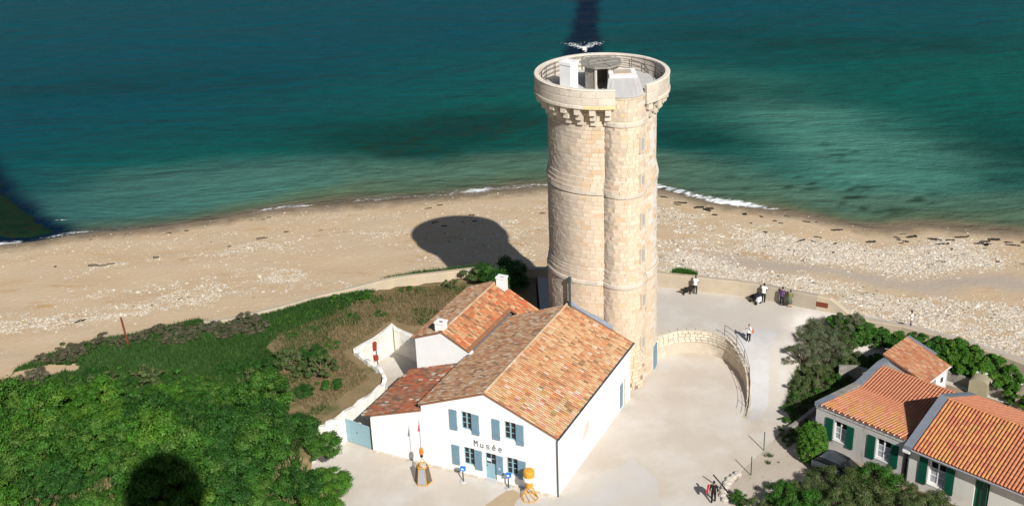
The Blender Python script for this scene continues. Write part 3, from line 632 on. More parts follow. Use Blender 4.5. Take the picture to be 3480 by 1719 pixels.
def put_tiles(tiles, roof, n_ind, key, stuff_name="roof_tiles", r=.085, L=.46, mat=None):
    mat = mat or m_tile; tiles.sort(key=key); cache = {}; rest = MB(); proto = tile_mesh(W1, r, L)
    for i, (m, c, s) in enumerate(tiles):
        if i < n_ind:
            ck = tuple(round(x * 12) / 12 + .02 for x in c)
            if ck not in cache:
                o = tile_mesh(ck, r, L).build("roof_tile", mat, roof, True); cache[ck] = o.data
            else: o = link("roof_tile", cache[ck], roof)
            o.matrix_local = m @ Matrix.Diagonal((1, s, 1, 1))
        else:
            mm = m @ Matrix.Diagonal((1, s, 1, 1)); rest.add([tuple(mm @ Vector(p)) for p in proto.v], proto.f, c)
    o = rest.build(stuff_name, mat, roof, True); o["kind"] = "stuff"
def pick(weights):
    t = sum(w for w, c in weights); q = rng.random() * t
    for w, c in weights:
        q -= w
        if q <= 0: break
    k = rng.uniform(.9, 1.08); av = [sum(w_ * c_[i] for w_, c_ in weights) / t for i in range(3)]; return tuple(min((x * .66 + a_ * .34) * k, .95) for x, a_ in zip(c, av))
def pick1(w): c = pick(w); return tuple(x * .6 + y * .4 for x, y in zip(c, w[0][1]))
CREAM, OCH, ORA, RED, BRN, WHT, DRK = (.63, .44, .255), (.55, .33, .165), (.54, .225, .10), (.38, .115, .05), (.28, .155, .085), (.64, .58, .50), (.13, .085, .06)
def pal_warm(i, j, u, v):
    n = float(vnoise(u * .5, v * .6, 3)); k = [(4.4, CREAM), (4.6, OCH), (2.6 + 4.0 * n, ORA), (.4 + 1.2 * n, RED), (.8, BRN), (.4, WHT), (.25, DRK)]
    if j < 3: k[2] = (4, ORA)
    if float(vnoise(u * 1.1, v * .9, 44)) > .8: k[4] = (5, BRN)
    return pick(k)
def pal_old(i, j, u, v): return pick([(3, (.50, .35, .22)), (3.6, (.42, .26, .15)), (2.2, (.40, .18, .09)), (.8, RED), (1.4, BRN), (.9, (.55, .49, .42)), (1.2, DRK)])
def pal_lean(i, j, u, v):
    n = float(fbm(u * .45, v * .5, 13, 2)); return pick([(1.6, (.36, .25, .16)), (2, (.34, .12, .06)), (1.2 + 3 * max(0, n - .45) * 6, (.44, .10, .04)), (2, BRN), (2.4, DRK), (.4, WHT)])
def pal_red(i, j, u, v):
    n = float(fbm(u * .35, v * .4, 23, 2)); return pick([(1.4, OCH), (.8, CREAM), (2.2, ORA), (1 + 10 * max(0, n - .48), (.55, .125, .045)), (.8, BRN), (.4, DRK)])

# ------------------------------------------------------------------ museum
MY = .461
museum = empty("museum_house", (2.505, 69.82, 0), -MY, "white gabled museum house with mottled clay tile roofs and blue shutters", "house")
def boolean_cut(ob, boxes):
    mb = MB()
    for b in boxes: mb.box(*b)
    cu = mb.build("cutter", m_white); md = ob.modifiers.new("cut", 'BOOLEAN'); md.operation = 'DIFFERENCE'; md.solver = 'EXACT'; md.object = cu
    if ob.parent: cu.parent = ob.parent
    bpy.context.view_layer.update()
    me = bpy.data.meshes.new_from_object(ob.evaluated_get(bpy.context.evaluated_depsgraph_get())); ob.modifiers.clear(); ob.data = me
    bpy.data.objects.remove(cu)
GAB = [(-14.74, -.3), (-14.74, 3.0), (-10.4, 4.42), (-10.4, 4.9), (-5.3, 6.86), (0, 4.70), (0, -.3)]
mb = MB(); mb.slab([(x, 0, z) for x, z in GAB], (0, .45, 0)); gable = mb.build("gable_wall", m_white, museum)
WIN = [(-7.24, -6.42, 3.62, 5.10), (-3.93, -3.03, 3.64, 5.10), (-7.20, -6.32, .74, 2.22), (-3.87, -2.98, .80, 2.22)]
DOOR = (-5.50, -4.64, .02, 2.18)
boolean_cut(gable, [(a, -.5, c, b, .32, d) for a, b, c, d in WIN + [DOOR]])
mb = MB(); mb.box(-.45, .45, -.3, 0, 13.95, 4.66); side = mb.build("side_wall", m_white, museum)
boolean_cut(side, [(-.3, 11.75, 0.02, .5, 12.65, 2.25)])
mb = MB(); mb.slab([(-14.74, .45, -.3), (-14.34, .45, -.3), (-14.34, 7.3, -.3), (-14.74, 7.3, -.3)], (0, 0, 3.25)); mb.build("side_wall", m_white, museum)
mb = MB(); mb.slab([(-10.4, 13.5, -.3), (-10.4, 13.5, 4.85), (-5.3, 13.5, 6.8), (-.45, 13.5, 4.8), (-.45, 13.5, -.3)], (0, .4, 0)); mb.build("rear_wall", m_white, museum)
def shutter(parent, x0, x1, z0, z1, y=-.05, mat=m_shut, th=.04, batt=True, tilt=0):
    mb = MB(); n = 3
    for i in range(n): mb.box(x0 + (x1 - x0) * i / n + .004, y - th, z0, x0 + (x1 - x0) * (i + 1) / n - .004, y, z1)
    s = mb.build("shutter", mat, parent)
    if batt:
        h = z1 - z0
        for q in (.17, .80): mb = MB(); mb.box(x0 + .03, y - th - .025, z0 + h * q, x1 - .03, y - th - .001, z0 + h * q + .07); mb.build("batten", mat, s)
    for q in (.12, .88): mb = MB(); mb.box(min(x0, x1) - .03, y, z0 + (z1 - z0) * q, max(x0, x1) + .02, y + .06, z0 + (z1 - z0) * q + .03); mb.build("hinge", m_iron, s)
    return s
def window(parent, x0, x1, z0, z1, y=.14, mat=m_blue, cols=2, rows=3, fw_=.07, bar=.035, curtain=None, sill=True, simat=None):
    mb = MB(); d = .06; xm = (x0 + x1) / 2
    mb.box(x0, y, z0, x0 + fw_, y + d, z1); mb.box(x1 - fw_, y, z0, x1, y + d, z1); mb.box(x0 + fw_, y, z1 - fw_, x1 - fw_, y + d, z1); mb.box(x0 + fw_, y, z0, x1 - fw_, y + d, z0 + fw_ * 1.3)
    mb.box(xm - fw_ * .75, y - .012, z0 + fw_ * 1.3, xm + fw_ * .75, y + d, z1 - fw_)
    zz = [z0 + fw_ * 1.3 + (z1 - fw_ - z0 - fw_ * 1.3) * k / rows for k in range(rows + 1)]
    for sx in ((x0 + fw_, xm - fw_ * .75), (xm + fw_ * .75, x1 - fw_)):
        for k in range(1, rows): mb.box(sx[0], y + .005, zz[k] - bar / 2, sx[1], y + d - .01, zz[k] + bar / 2)
    w = mb.build("window", mat, parent)
    for sx in ((x0 + fw_, xm - fw_ * .75), (xm + fw_ * .75, x1 - fw_)):
        for k in range(rows):
            mb = MB(); mb.box(sx[0], y + .035, zz[k] + (bar / 2 if k else 0), sx[1], y + .042, zz[k + 1] - (bar / 2 if k < rows - 1 else 0))
            mb.build("pane", (curtain if curtain and k < 2 else m_glass), w)
    if sill: mb = MB(); mb.box(x0 - .04, -.035, z0 - .07, x1 + .04, y, z0 - .002); mb.build("sill", simat or m_whitec, w)
    return w
for k, (a, b, c, d) in enumerate(WIN):
    window(museum, a, b, c, d)
    zl, zh = (3.46, 5.09) if k < 2 else (.60, 2.21)
    if k == 3: shutter(museum, b + .04, b + .04 + .60, zl + .1, zh)
    else: shutter(museum, a - .86, a - .28, zl, zh); shutter(museum, b + .04, b + .62, zl, zh)
# door: half-glazed leaf, side shutter leaf with a small notice
a, b, c, d = DOOR
mb = MB(); mb.box(a, .1, c, a + .07, .18, d); mb.box(b - .07, .1, c, b, .18, d); mb.box(a + .07, .1, d - .07, b - .07, .18, d); mb.box(a + .07, .12, c, b - .07, .17, 1.28)
xm = (a + b) / 2; mb.box(xm - .025, .12, 1.28, xm + .025, .17, d - .07); mb.box(a + .07, .12, 1.66, xm - .025, .17, 1.70); mb.box(xm + .025, .12, 1.66, b - .07, .17, 1.70)
dr = mb.build("door", m_blue, museum)
for x0, x1 in ((a + .07, xm - .025), (xm + .025, b - .07)):
    for z0, z1 in ((1.28, 1.66), (1.70, d - .07)): mb = MB(); mb.box(x0, .14, z0, x1, .147, z1); mb.build("pane", m_glass, dr)
mb = MB(); mb.box(a + .10, .108, 1.45, a + .42, .114, 1.66); mb.build("notice", m_wpaint, dr)
mb = MB(); mb.box(a + .15, .105, 1.53, a + .37, .107, 1.58); mb.build("notice_line", m_panel, dr)
mb = MB(); mb.box(a + .085, .06, 1.02, a + .12, .12, 1.12); mb.build("door_handle", m_iron, dr)
sd = shutter(museum, b + .04, b + .56, .62, 2.17)
mb = MB(); mb.box(b + .22, -.096, 1.06, b + .36, -.090, 1.24); mb.build("small_sign", M("sign_pale", (.45, .55, .75), None, 3, .5), sd)
mb = MB(); mb.box(a + .05, -.32, -.02, b + .1, -.002, .09); mb.build("door_step", m_concl, museum)
# lettering "Musée" in tall narrow strokes
m_ink = M("dark_lettering", (.016, .03, .028), None, 3, .6)
def glyph(ch):
    w, h, x = .24, .46, .30
    arc = lambda cx, cy, rx, ry, a0, a1, n=10: [(cx + rx * math.cos(R(a0 + (a1 - a0) * k / n)), cy + ry * math.sin(R(a0 + (a1 - a0) * k / n))) for k in range(n + 1)]
    if ch == 'M': return [[(0, 0), (0, h), (w / 2, h * .5), (w, h), (w, 0)]]
    if ch == 'u': return [[(0, x)] + arc(w * .42, .11, w * .42, .11, 180, 360)[:], [(w * .84, x), (w * .84, 0)]]
    if ch == 's': return [arc(.1, x - .08, .1, .08, 20, 250)[:] + arc(.1, .08, .1, .075, 80, -160)]
    e = [[(0, .16), (.2, .16)] + arc(.1, x - .1, .1, .1, 0, 180) + [(0, .1)] + arc(.1, .1, .1, .1, 180, 320)]
    return e + ([[(.07, x + .06), (.16, x + .15)]] if ch == 'é' else [])
def letters(text, x0, z0, step, th=.05):
    sgn = []
    for i, ch in enumerate(text):
        mb = MB()
        for q, pl in enumerate(glyph(ch)):
            for j, ((ax, az), (bx, bz)) in enumerate(zip(pl[:-1], pl[1:])):
                L = math.hypot(bx - ax, bz - az); an = math.atan2(bz - az, bx - ax); yy = -.012 - .0006 * (j % 2) - .0013 * q
                dx, dz = math.cos(an), math.sin(an); ex = th * .3; P = lambda s, t, y_: (x0 + i * step + ax + dx * s - dz * t, y_, z0 + az + dz * s + dx * t)
                mb.slab([P(-ex, -th / 2, yy), P(L + ex, -th / 2, yy), P(L + ex, th / 2, yy), P(-ex, th / 2, yy)], (0, .02, 0))
        mb.build("letter", m_ink, museum)
letters("Musée", -6.28, 2.50, .475, .055)
# side door, patch where the limewash has come off, small lamp
mb = MB(); mb.box(-.14, 11.76, .03, -.08, 12.64, 2.24); mb.build("door", m_shut, museum)
m_quoin = M("bare_stone", (.58, .50, .40), (.48, .40, .31), 4, .9, .4, 12)
for k in range(7):
    mb = MB(); w = .18 if k % 2 else .30; mb.box(-.01, 12.655, .03 + k * .33, .012, 12.655 + w, .34 + k * .33); mb.build("quoin", m_quoin, museum)
    mb = MB(); mb.box(-.01, 11.745 - w * .8, .03 + k * .33, .012, 11.745, .34 + k * .33); mb.build("quoin", m_whitec, museum)
mb = MB(); pp = [(5.5, 2.05), (5.72, 2.35), (5.6, 2.7), (5.25, 2.86), (4.95, 2.74), (4.72, 2.4), (4.4, 2.0), (4.05, 1.72), (4.3, 1.75), (4.9, 1.86)]
mb.slab([(.006, y, z) for y, z in pp], (.004, 0, 0)); mb.build("bare_patch", M("bare_plaster", (.56, .50, .41), (.68, .64, .57), 5, .95, .4, 12), museum)
mb = MB(); mb.obox((.07, 11.3, 3.3), (.12, .14, .42)); mb.build("wall_lamp", M("lamp_glass", (.78, .74, .62), None, 2, .4), museum)
# --- roofs
def beds(parent, pts, th=.10, mat=m_tilebed): mb = MB(); mb.slab([Vector(p) - Vector((0, 0, th)) for p in pts], (0, 0, th)); return mb.build("roof", mat, parent)
RZ, RL = 6.98, 14.28
def slope(p, q): v = Vector(q) - Vector(p); return v.normalized(), v.length
# right plane: eave x=.12 z=4.73, ridge x=-5.3
E, T_ = Vector((.12, -.12, 4.72)), Vector((-5.3, -.12, RZ)); V, Lv = slope(E, T_)
roofR = beds(museum, [E, E + Vector((0, RL + .12, 0)), T_ + Vector((0, RL + .12, 0)), T_])
put_tiles(roof_plane(None, E, (0, 1, 0), V, RL + .12, Lv, pal_warm), roofR, 300, key=lambda t: t[0].translation.y * .9 - t[0].translation.x)
# left plane: eave x=-10.5 z=4.93
E, T_ = Vector((-10.52, -.12, 4.90)), Vector((-5.302, -.12, RZ - .004)); V, Lv = slope(E, T_)
roofL = beds(museum, [T_, T_ + Vector((0, RL + .12, 0)), E + Vector((0, RL + .12, 0)), E])
put_tiles(roof_plane(None, E, (0, 1, 0), V, RL + .12, Lv, pal_old), roofL, 0, key=lambda t: 0)
# lean-to on the left
E, T_ = Vector((-15.45, -.1, 2.76)), Vector((-10.4, -.1, 4.47)); V, Lv = slope(E, T_)
roofN = beds(museum, [T_, T_ + Vector((0, 7.38, 0)), E + Vector((0, 7.38, 0)), E])
put_tiles(roof_plane(None, E, (0, 1, 0), V, 7.38, Lv, pal_lean), roofN, 0, key=lambda t: 0)
mb = MB(); mb.box(-10.46, .0, 4.3, -10.40, 7.3, 4.84); mb.build("step_wall", m_zincd, museum)
# ridge tiles
def ridge(parent, p0, p1, col, r=.13, n=None, mat=m_tile, name="ridge_tile"):
    p0, p1 = Vector(p0), Vector(p1); d = (p1 - p0); L = d.length; d.normalize(); n = n or int(L / .4)
    side_ = d.cross(Vector((0, 0, 1))).normalized(); up_ = side_.cross(d)
    for i in range(n):
        a, b = p0 + d * L * i / n, p0 + d * (L * (i + 1) / n + .03); mb = MB(); vv = []
        for q, rr in ((a, r), (b, r * .88)):
            for k in range(6):
                t = math.pi * k / 5; vv.append(tuple(q + side_ * rr * math.cos(t) + up_ * rr * math.sin(t) * .8))
        mb.add(vv, [(k, k + 1, 7 + k, 6 + k) for k in range(5)], col() if callable(col) else col); mb.build(name, mat, parent, True)
rc = lambda: pick([(4, (.60, .44, .29)), (2, (.52, .33, .19)), (1, (.62, .54, .44))])
ridge(roofR, (-5.3, -.1, RZ + .02), (-5.3, RL, RZ + .02), rc)
# gutters and downpipes
def gutter(parent, p0, p1, r=.08, mat=m_zincd, name="gutter"):
    p0, p1 = Vector(p0), Vector(p1); d = (p1 - p0).normalized(); s_ = d.cross(Vector((0, 0, 1))).normalized(); mb = MB(); vv = []
    for q in (p0, p1):
        for k in range(7): t = math.pi + math.pi * k / 6; vv.append(tuple(q + s_ * r * math.cos(t) + Vector((0, 0, 1)) * r * math.sin(t)))
        for k in range(6, -1, -1): t = math.pi + math.pi * k / 6; vv.append(tuple(q + s_ * (r - .012) * math.cos(t) + Vector((0, 0, 1)) * (r - .012) * math.sin(t)))
    n = 14; mb.add(vv, [(k, (k + 1) % n, n + (k + 1) % n, n + k) for k in range(n)] + [tuple(range(n - 1, -1, -1)), tuple(range(n, 2 * n))]); return mb.build(name, mat, parent)
gutter(museum, (.20, -.16, 4.71), (.20, RL + .1, 4.71)); gutter(museum, (-15.55, -.25, 2.74), (-15.55, 7.2, 2.74), .09)
mb = MB(); mb.tube([(.14, -.12, 4.64), (.08, -.09, 4.45), (.06, -.07, 4.3), (.06, -.07, .05)], .05, 8); mb.build("downpipe", m_zincd, museum)
mb = MB(); mb.tube([(-14.79, -.02, 2.8), (-14.79, -.02, .05)], .05, 8); mb.build("downpipe", m_black, museum)
mb = MB(); mb.slab([(-15.45, -.14, 2.62), (-15.45, -.14, 2.74), (-14.6, -.14, 3.02), (-14.6, -.14, 2.9)], (0, 7.3, 0)); mb.build("eave_board", m_zincd, museum)
# --- annex behind, taller
AX0, AX1, AY0, AY1, ARX, ARZ = -14.94, -10.15, 7.3, 16.6, -12.55, 6.62
mb = MB(); mb.slab([(AX0, AY0, -.3), (AX0, AY0, 5.62), (ARX, AY0, 6.5), (AX1, AY0, 5.24), (AX1, AY0, -.3)], (0, .4, 0)); mb.build("annex_gable", m_whitec, museum)
mb = MB(); mb.box(AX0, AY0 + .4, -.3, AX0 + .4, AY1, 5.6); mb.build("annex_wall", m_whitec, museum)
mb = MB(); mb.slab([(AX0 + .4, AY1 - .4, -.3), (AX0 + .4, AY1 - .4, 5.6), (ARX, AY1 - .4, 6.4), (-8.7, AY1 - .4, 4.5), (-8.7, AY1 - .4, -.3)], (0, .4, 0)); mb.build("annex_wall", m_whitec, museum)
E, T_ = Vector((-15.15, 7.18, 5.60)), Vector((ARX, 7.18, ARZ)); V, Lv = slope(E, T_); LA = AY1 - 7.18 + .15
roofAL = beds(museum, [T_, T_ + Vector((0, LA, 0)), E + Vector((0, LA, 0)), E]); put_tiles(roof_plane(None, E, (0, 1, 0), V, LA, Lv, pal_old), roofAL, 0, key=lambda t: 0)
E, T_ = Vector((-8.55, 7.18, 4.50)), Vector((ARX + .002, 7.18, ARZ - .004)); V, Lv = slope(E, T_)
# right plane runs to the valley gutter, and further down past the end of the main roof
sl = (ARZ - 4.5) / (ARX + 8.55)
mb = MB(); P = lambda x, y: (x, y, ARZ + (x - ARX) * sl - .11)
mb.slab([P(ARX + .002, 7.18), P(-10.25, 7.18), P(-10.25, 14.5), P(-8.55, 14.5), P(-8.55, AY1 + .15), P(ARX + .002, AY1 + .15)], (0, 0, .1)); roofAR = mb.build("roof", m_tilebed, museum)
vcut = 1.72 * Lv / 4.0
put_tiles(roof_plane(None, E, (0, 1, 0), V, LA, Lv, pal_red, cut=lambda u, v: v > vcut or u > 14.55 - 7.18), roofAR, 0, key=lambda t: 0)
ridge(roofAR, (ARX, 7.2, ARZ + .02), (ARX, AY1 + .1, ARZ + .02), rc)
mb = MB(); mb.box(-10.42, 7.0, 5.02, -10.22, 14.5, 5.12); mb.build("valley_gutter", m_zinc, museum)
def chimney(parent, x0, x1, y0, y1, z0, z1):
    mb = MB(); mb.box(x0, y0, z0, x1, y1, z1); c = mb.build("chimney", m_whitec, parent)
    mb = MB(); t = .05
    mb.box(x0 - t, y0 - t, z1 + .002, x1 + t, y0 + .16, z1 + .12); mb.box(x0 - t, y1 - .16, z1 + .002, x1 + t, y1 + t, z1 + .12); mb.box(x0 - t, y0 + .16, z1 + .002, x0 + .16, y1 - .16, z1 + .12); mb.box(x1 - .16, y0 + .16, z1 + .002, x1 + t, y1 - .16, z1 + .12)
    mb.build("chimney_cap", m_whitec, c)
    mb = MB(); mb.box(x0 + .16, y0 + .16, z1 + .003, x1 - .16, y1 - .16, z1 + .02); mb.build("flue", m_black, c)
chimney(museum, -13.12, -12.42, 7.285, 7.95, 5.9, 7.18); chimney(museum, -12.25, -11.5, 15.95, 16.55, 5.9, 7.2)
# stove pipe and flashing against the tower
mb = MB(); mb.tube([(-5.0, 14.1, 6.7), (-5.0, 14.1, 9.1)], .10, 10); mb.tube([(-5.0, 14.1, 9.1), (-5.0, 14.1, 9.38)], .15, 10); mb.build("stove_pipe", m_zincd, museum)
mb = MB(); mb.slab([(-5.2, RL - .02, RZ - .05), (-5.2, RL + .25, RZ + .15), (-1.6, RL + .25, RZ - 1.45), (-1.6, RL - .02, RZ - 1.65)], (0, 0, .16)); mb.build("flashing", m_zinc, museum)
# base course of rough stones along the gable foot
mb = MB()
for i in range(46):
    x = -14.9 + i * .32; mb.obox((x, -.16 + rng.uniform(-.03, .03), .015), (.28, .26, .05), rng.uniform(-.1, .1), col=tuple(np.array([.62, .56, .47]) * rng.uniform(.75, 1.05)))
mb.build("foot_paving", m_stone, museum, kind="stuff")

# ------------------------------------------------------------------ yard wall (whitewashed rubble), gate, red ladder box
def offset(pl, d):
    out = []
    for i, (x, y) in enumerate(pl):
        a = pl[max(i - 1, 0)]; b = pl[min(i + 1, len(pl) - 1)]; L = math.hypot(b[0] - a[0], b[1] - a[1]); out.append((x + (b[1] - a[1]) / L * d, y - (b[0] - a[0]) / L * d))
    return out
def smooth_pl(pl, n=6):
    out = []
    for i in range(len(pl) - 1):
        p0 = pl[max(i - 1, 0)]; p1 = pl[i]; p2 = pl[i + 1]; p3 = pl[min(i + 2, len(pl) - 1)]
        for k in range(n):
            t = k / n; out.append(tuple(.5 * ((2 * p1[j]) + (-p0[j] + p2[j]) * t + (2 * p0[j] - 5 * p1[j] + 4 * p2[j] - p3[j]) * t * t + (-p0[j] + 3 * p1[j] - 3 * p2[j] + p3[j]) * t ** 3) for j in (0, 1)))
    return out + [pl[-1]]
yp = smooth_pl(YARD[:10], 5)[:-1] + [(-13.1, 87.6), (-12.4, 88.65), (-11.7, 89.7), (-11.0, 90.75), (-10.32, 91.77), (-9.76, 91.2), (-9.2, 90.7), (-7.9, 89.4), (-6.6, 88.1)]
yi = offset(yp, .42); mb = MB(); prof_n = 8; vv = []
for i, ((ox, oy), (ix, iy)) in enumerate(zip(yp, yi)):
    zt = 2.3 + .08 * math.sin(i * 1.7) - (1.0 * max(0, 1 - i / 5))
    for k in range(prof_n):
        if k < 5: t = k / 4; x, y, z = ix, iy, -.2 + (zt + .2) * t
        elif k == 5: x, y, z = ix * .9 + ox * .1, iy * .9 + oy * .1, zt + .03
        elif k == 6: x, y, z = ix * .2 + ox * .8, iy * .2 + oy * .8, zt + .02
        else: x, y, z = ox, oy, 1.2
        vv.append((x + rng.gauss(0, .03), y + rng.gauss(0, .03), z + (rng.gauss(0, .025) if k > 0 else 0)))
fs = [(i * prof_n + k, (i + 1) * prof_n + k, (i + 1) * prof_n + k + 1, i * prof_n + k + 1) for i in range(len(yp) - 1) for k in range(prof_n - 1)]
mb.add(vv, fs); yw = mb.build("yard_wall", m_rub); tag(yw, "curved whitewashed rubble wall around the sunken yard behind the museum", "wall")
gate = empty("yard_gate", (-13.87, 78.49, 0), math.atan2(76.41 - 78.49, 3.16), "plain blue-grey metal gate between rubble wall and museum corner", "gate")
GL = math.hypot(3.16, 2.08)
for x0, x1 in ((.02, GL * .5 - .01), (GL * .5 + .01, GL - .04)): mb = MB(); mb.box(x0, -.03, .06, x1, .03, 1.92); mb.build("gate_leaf", m_blue, gate)
mb = MB(); mb.tube([(.0, 0, 0), (0, 0, 2.0)], .05, 8); mb.build("gate_post", m_iron, gate)
mb = MB(); mb.box(GL * .5 + .5, -.06, 1.0, GL * .5 + .56, -.031, 1.1); mb.build("latch", m_black, gate)
lf = empty("life_ring_post", (-11.55, 89.0, 0), .6, "red box on a stand leaning in the corner of the white yard wall", "stand")
mb = MB(); mb.obox((0, 0, 1.75), (.30, .25, .75), 0, .18); mb.build("upper_box", m_rust.copy(), lf).data.materials[0].node_tree.nodes["Mix"].inputs[6].default_value = (.45, .04, .02, 1)
mb = MB(); mb.obox((0, -.1, .72), (.32, .3, .4), 0, .1); mb.build("lower_box", bpy.data.materials["rust.001"], lf)
mb = MB(); mb.tube([(-.18, 0, 0), (-.18, .1, 1.3)], .035, 6); mb.tube([(.18, 0, 0), (.18, .1, 1.3)], .035, 6); mb.build("frame", m_iron, lf)

# ------------------------------------------------------------------ curved retaining wall with stone courses and railing
rp = smooth_pl(RET, 8); LR = plen(rp)
rw = empty("retaining_wall", (14.6, 89, 0), 0, "curved stone retaining wall between the sunken courtyard and the terrace", "wall"); ORG = (14.6, 89, 0)
mb = MB(); vv = []; n = len(rp); inn = offset(rp, 0.0)
for i, (x, y) in enumerate(rp):
    zt = float(terr_z(np.array(x + .15), np.array(y + .15))) + .03
    nx, ny = (lambda q: q[1])(along(rp, min(plen(rp[:i + 1]) if i else 0, LR - .01)))
    for dd, z in ((0, -.1), (0.0, zt * .45), (0.02, zt * .45 + .01), (.03, max(zt - .02, .0)), (.35, max(zt, .02)), (.35, -.1)): vv.append((x + nx * -dd if False else x - nx * dd, y - ny * dd, z))
fs = [(i * 6 + k, (i + 1) * 6 + k, (i + 1) * 6 + k + 1, i * 6 + k + 1) for i in range(n - 1) for k in range(5)]
mb.add(vv, [f for i, f in enumerate(fs) if i % 5 in (0, 1, 3, 4)]); mb.build("wall_body", m_render, rw, org=ORG); mb = MB(); mb.add(vv, [f for i, f in enumerate(fs) if i % 5 == 2]); mb.build("mortar_face", m_mortar, rw, org=ORG)
s_ = 0.; z = 1.02; cc = 0
for row in range(4):
    z0 = 1.02 + row * .255; s_ = rng.uniform(0, .2)
    while s_ < LR * .62:
        w = rng.uniform(.35, .62); (px, py), (nx, ny) = along(rp, s_ + w / 2); zt = float(terr_z(np.array(px + .15), np.array(py + .15)))
        if z0 + .25 < zt + .05:
            mb = MB(); mb.obox((px + nx * .0 - ORG[0], py + ny * .0 - ORG[1], z0 + .125), (w - .055, .12 + rng.uniform(-.02, .02), .205), math.atan2(ny, nx) + math.pi / 2, col=tuple(np.array([.66, .60, .48]) * rng.uniform(.78, 1.06))); mb.build("stone_block", m_stone, rw)
        s_ += w
s_ = 0
while s_ < LR * .66:
    (px, py), (nx, ny) = along(rp, s_ + .35); zt = float(terr_z(np.array(px + .15), np.array(py + .15)))
    mb = MB(); mb.obox((px - nx * .14 - ORG[0], py - ny * .14 - ORG[1], zt + .06), (.69, .44, .1), math.atan2(ny, nx) + math.pi / 2, col=(.55, .50, .42)); mb.build("coping_stone", m_stone, rw); s_ += .7
rl = empty("railing", (17.7, 83, 0), 0, "thin dark metal railing curving down beside the ramp", "railing"); ORG = (17.7, 83, 0)
ss = np.linspace(LR * .44, LR * .99, 24); rows = [[], [], []]
for s_ in ss:
    (px, py), (nx, ny) = along(rp, s_); zt = float(terr_z(np.array(px + .15), np.array(py + .15)))
    for k, h in enumerate((1.02, .55, .10)): rows[k].append((px - nx * .2 - ORG[0], py - ny * .2 - ORG[1], zt + h))
for k in range(3): mb = MB(); mb.tube(rows[k], .017, 6); mb.build("rail", m_black, rl)
for i in range(0, 24, 4):
    p = rows[0][i]; mb = MB(); mb.tube([(p[0], p[1], p[2] - 1.1), p], .022, 6); mb.build("post", m_black, rl)

# ------------------------------------------------------------------ right-hand houses
HA = math.radians(-46.0); HE = Vector((math.cos(HA), math.sin(HA), 0)); HN = Vector((-math.sin(HA), math.cos(HA), 0)); HO = Vector((21.25, 75.06, 0))
def hw(x, y, z=0): return HO + HE * x + HN * y + Vector((0, 0, z))
cott = empty("cottage", HO, HA, "low grey cottage with orange valley roof and green shutters behind the round bush", "house")
pal_or = lambda i, j, u, v: pick1([(6, (.55, .225, .125)), (3, (.52, .20, .11)), (1.2, (.57, .25, .145)), (.4, (.46, .17, .09))])
pal_or2 = lambda i, j, u, v: pick1([(6, (.55, .215, .11)), (3, (.53, .195, .10)), (1.2, (.57, .24, .13)), (.03, (.56, .09, .035))])
pal_shed = lambda i, j, u, v: pick([(4, (.50, .25, .13)), (3, (.46, .17, .08)), (2, (.55, .36, .22)), (1, (.40, .11, .06)), (.7, BRN), (.5, (.45, .38, .3))])
def wall_with(parent, poly, y0, y1, cuts, mat, name="wall"):
    mb = MB(); mb.slab([(x, y0, z) for x, z in poly], (0, y1 - y0, 0)); w = mb.build(name, mat, parent)
    if cuts: boolean_cut(w, [(a, y0 - .5, c, b, y1 - .1, d) for a, b, c, d in cuts])
    return w
m_lace = M("lace_curtain", (.42, .43, .46), (.30, .31, .34), 9, .8)
C1 = [(1.5, 2.5, 1.02, 2.6), (4.82, 5.92, .98, 2.6)]
wall_with(cott, [(0, -.2), (0, 3.34), (6.9, 3.34), (6.9, -.2)], 0, .4, C1, m_grender)
for a, b, c, d in C1:
    window(cott, a, b, c, d, .15, m_wpaint, curtain=m_lace); shutter(cott, a - .62, a - .06, c - .18, d + .02, mat=m_green, batt=False); shutter(cott, b + .03, b + .6, c - .18, d + .02, mat=m_green, batt=False)
mb = MB(); mb.box(-.02, .4, -.2, .38, 8.4, 2.45); mb.build("wall", m_grender, cott); mb = MB(); mb.box(.38, 8.0, -.2, 6.9, 8.4, 2.7); mb.build("wall", m_grender, cott)
# cornice under the eave, stained
mb = MB(); mb.box(-.04, -.06, 3.05, 6.9, -.002, 3.34); mb.build("cornice", m_grender, cott)
E, T_ = Vector((.36, 5.3, 2.42)), Vector((.36, -.14, 3.44)); V, Lv = slope(E, T_)
rf = beds(cott, [T_, T_ + Vector((6.55, 0, 0)), E + Vector((6.55, 0, 0)), E], mat=m_tilebed2)
put_tiles(roof_plane(None, E, (1, 0, 0), V, 6.55, Lv, pal_or, .235, .36, jitter=.25, r=.095), rf, 280, key=lambda t: t[0].translation.y, r=.095)
E, T_ = Vector((.36, 5.32, 2.44)), Vector((.36, 8.35, 2.98)); V, Lv = slope(E, T_)
rf2 = beds(cott, [E, E + Vector((6.55, 0, 0)), T_ + Vector((6.55, 0, 0)), T_], mat=m_tilebed2)
put_tiles(roof_plane(None, E, (1, 0, 0), V, 6.55, Lv, pal_or, .235, .36, jitter=.25, r=.095), rf2, 0, key=lambda t: 0, r=.095)
mb = MB(); mb.box(.4, 5.22, 2.40, 6.9, 5.40, 2.43); mb.build("valley_gutter", m_zincd, cott)
ridge(rf2, (.36, 8.35, 2.98), (6.9, 8.35, 2.98), (.50, .22, .12), .12)
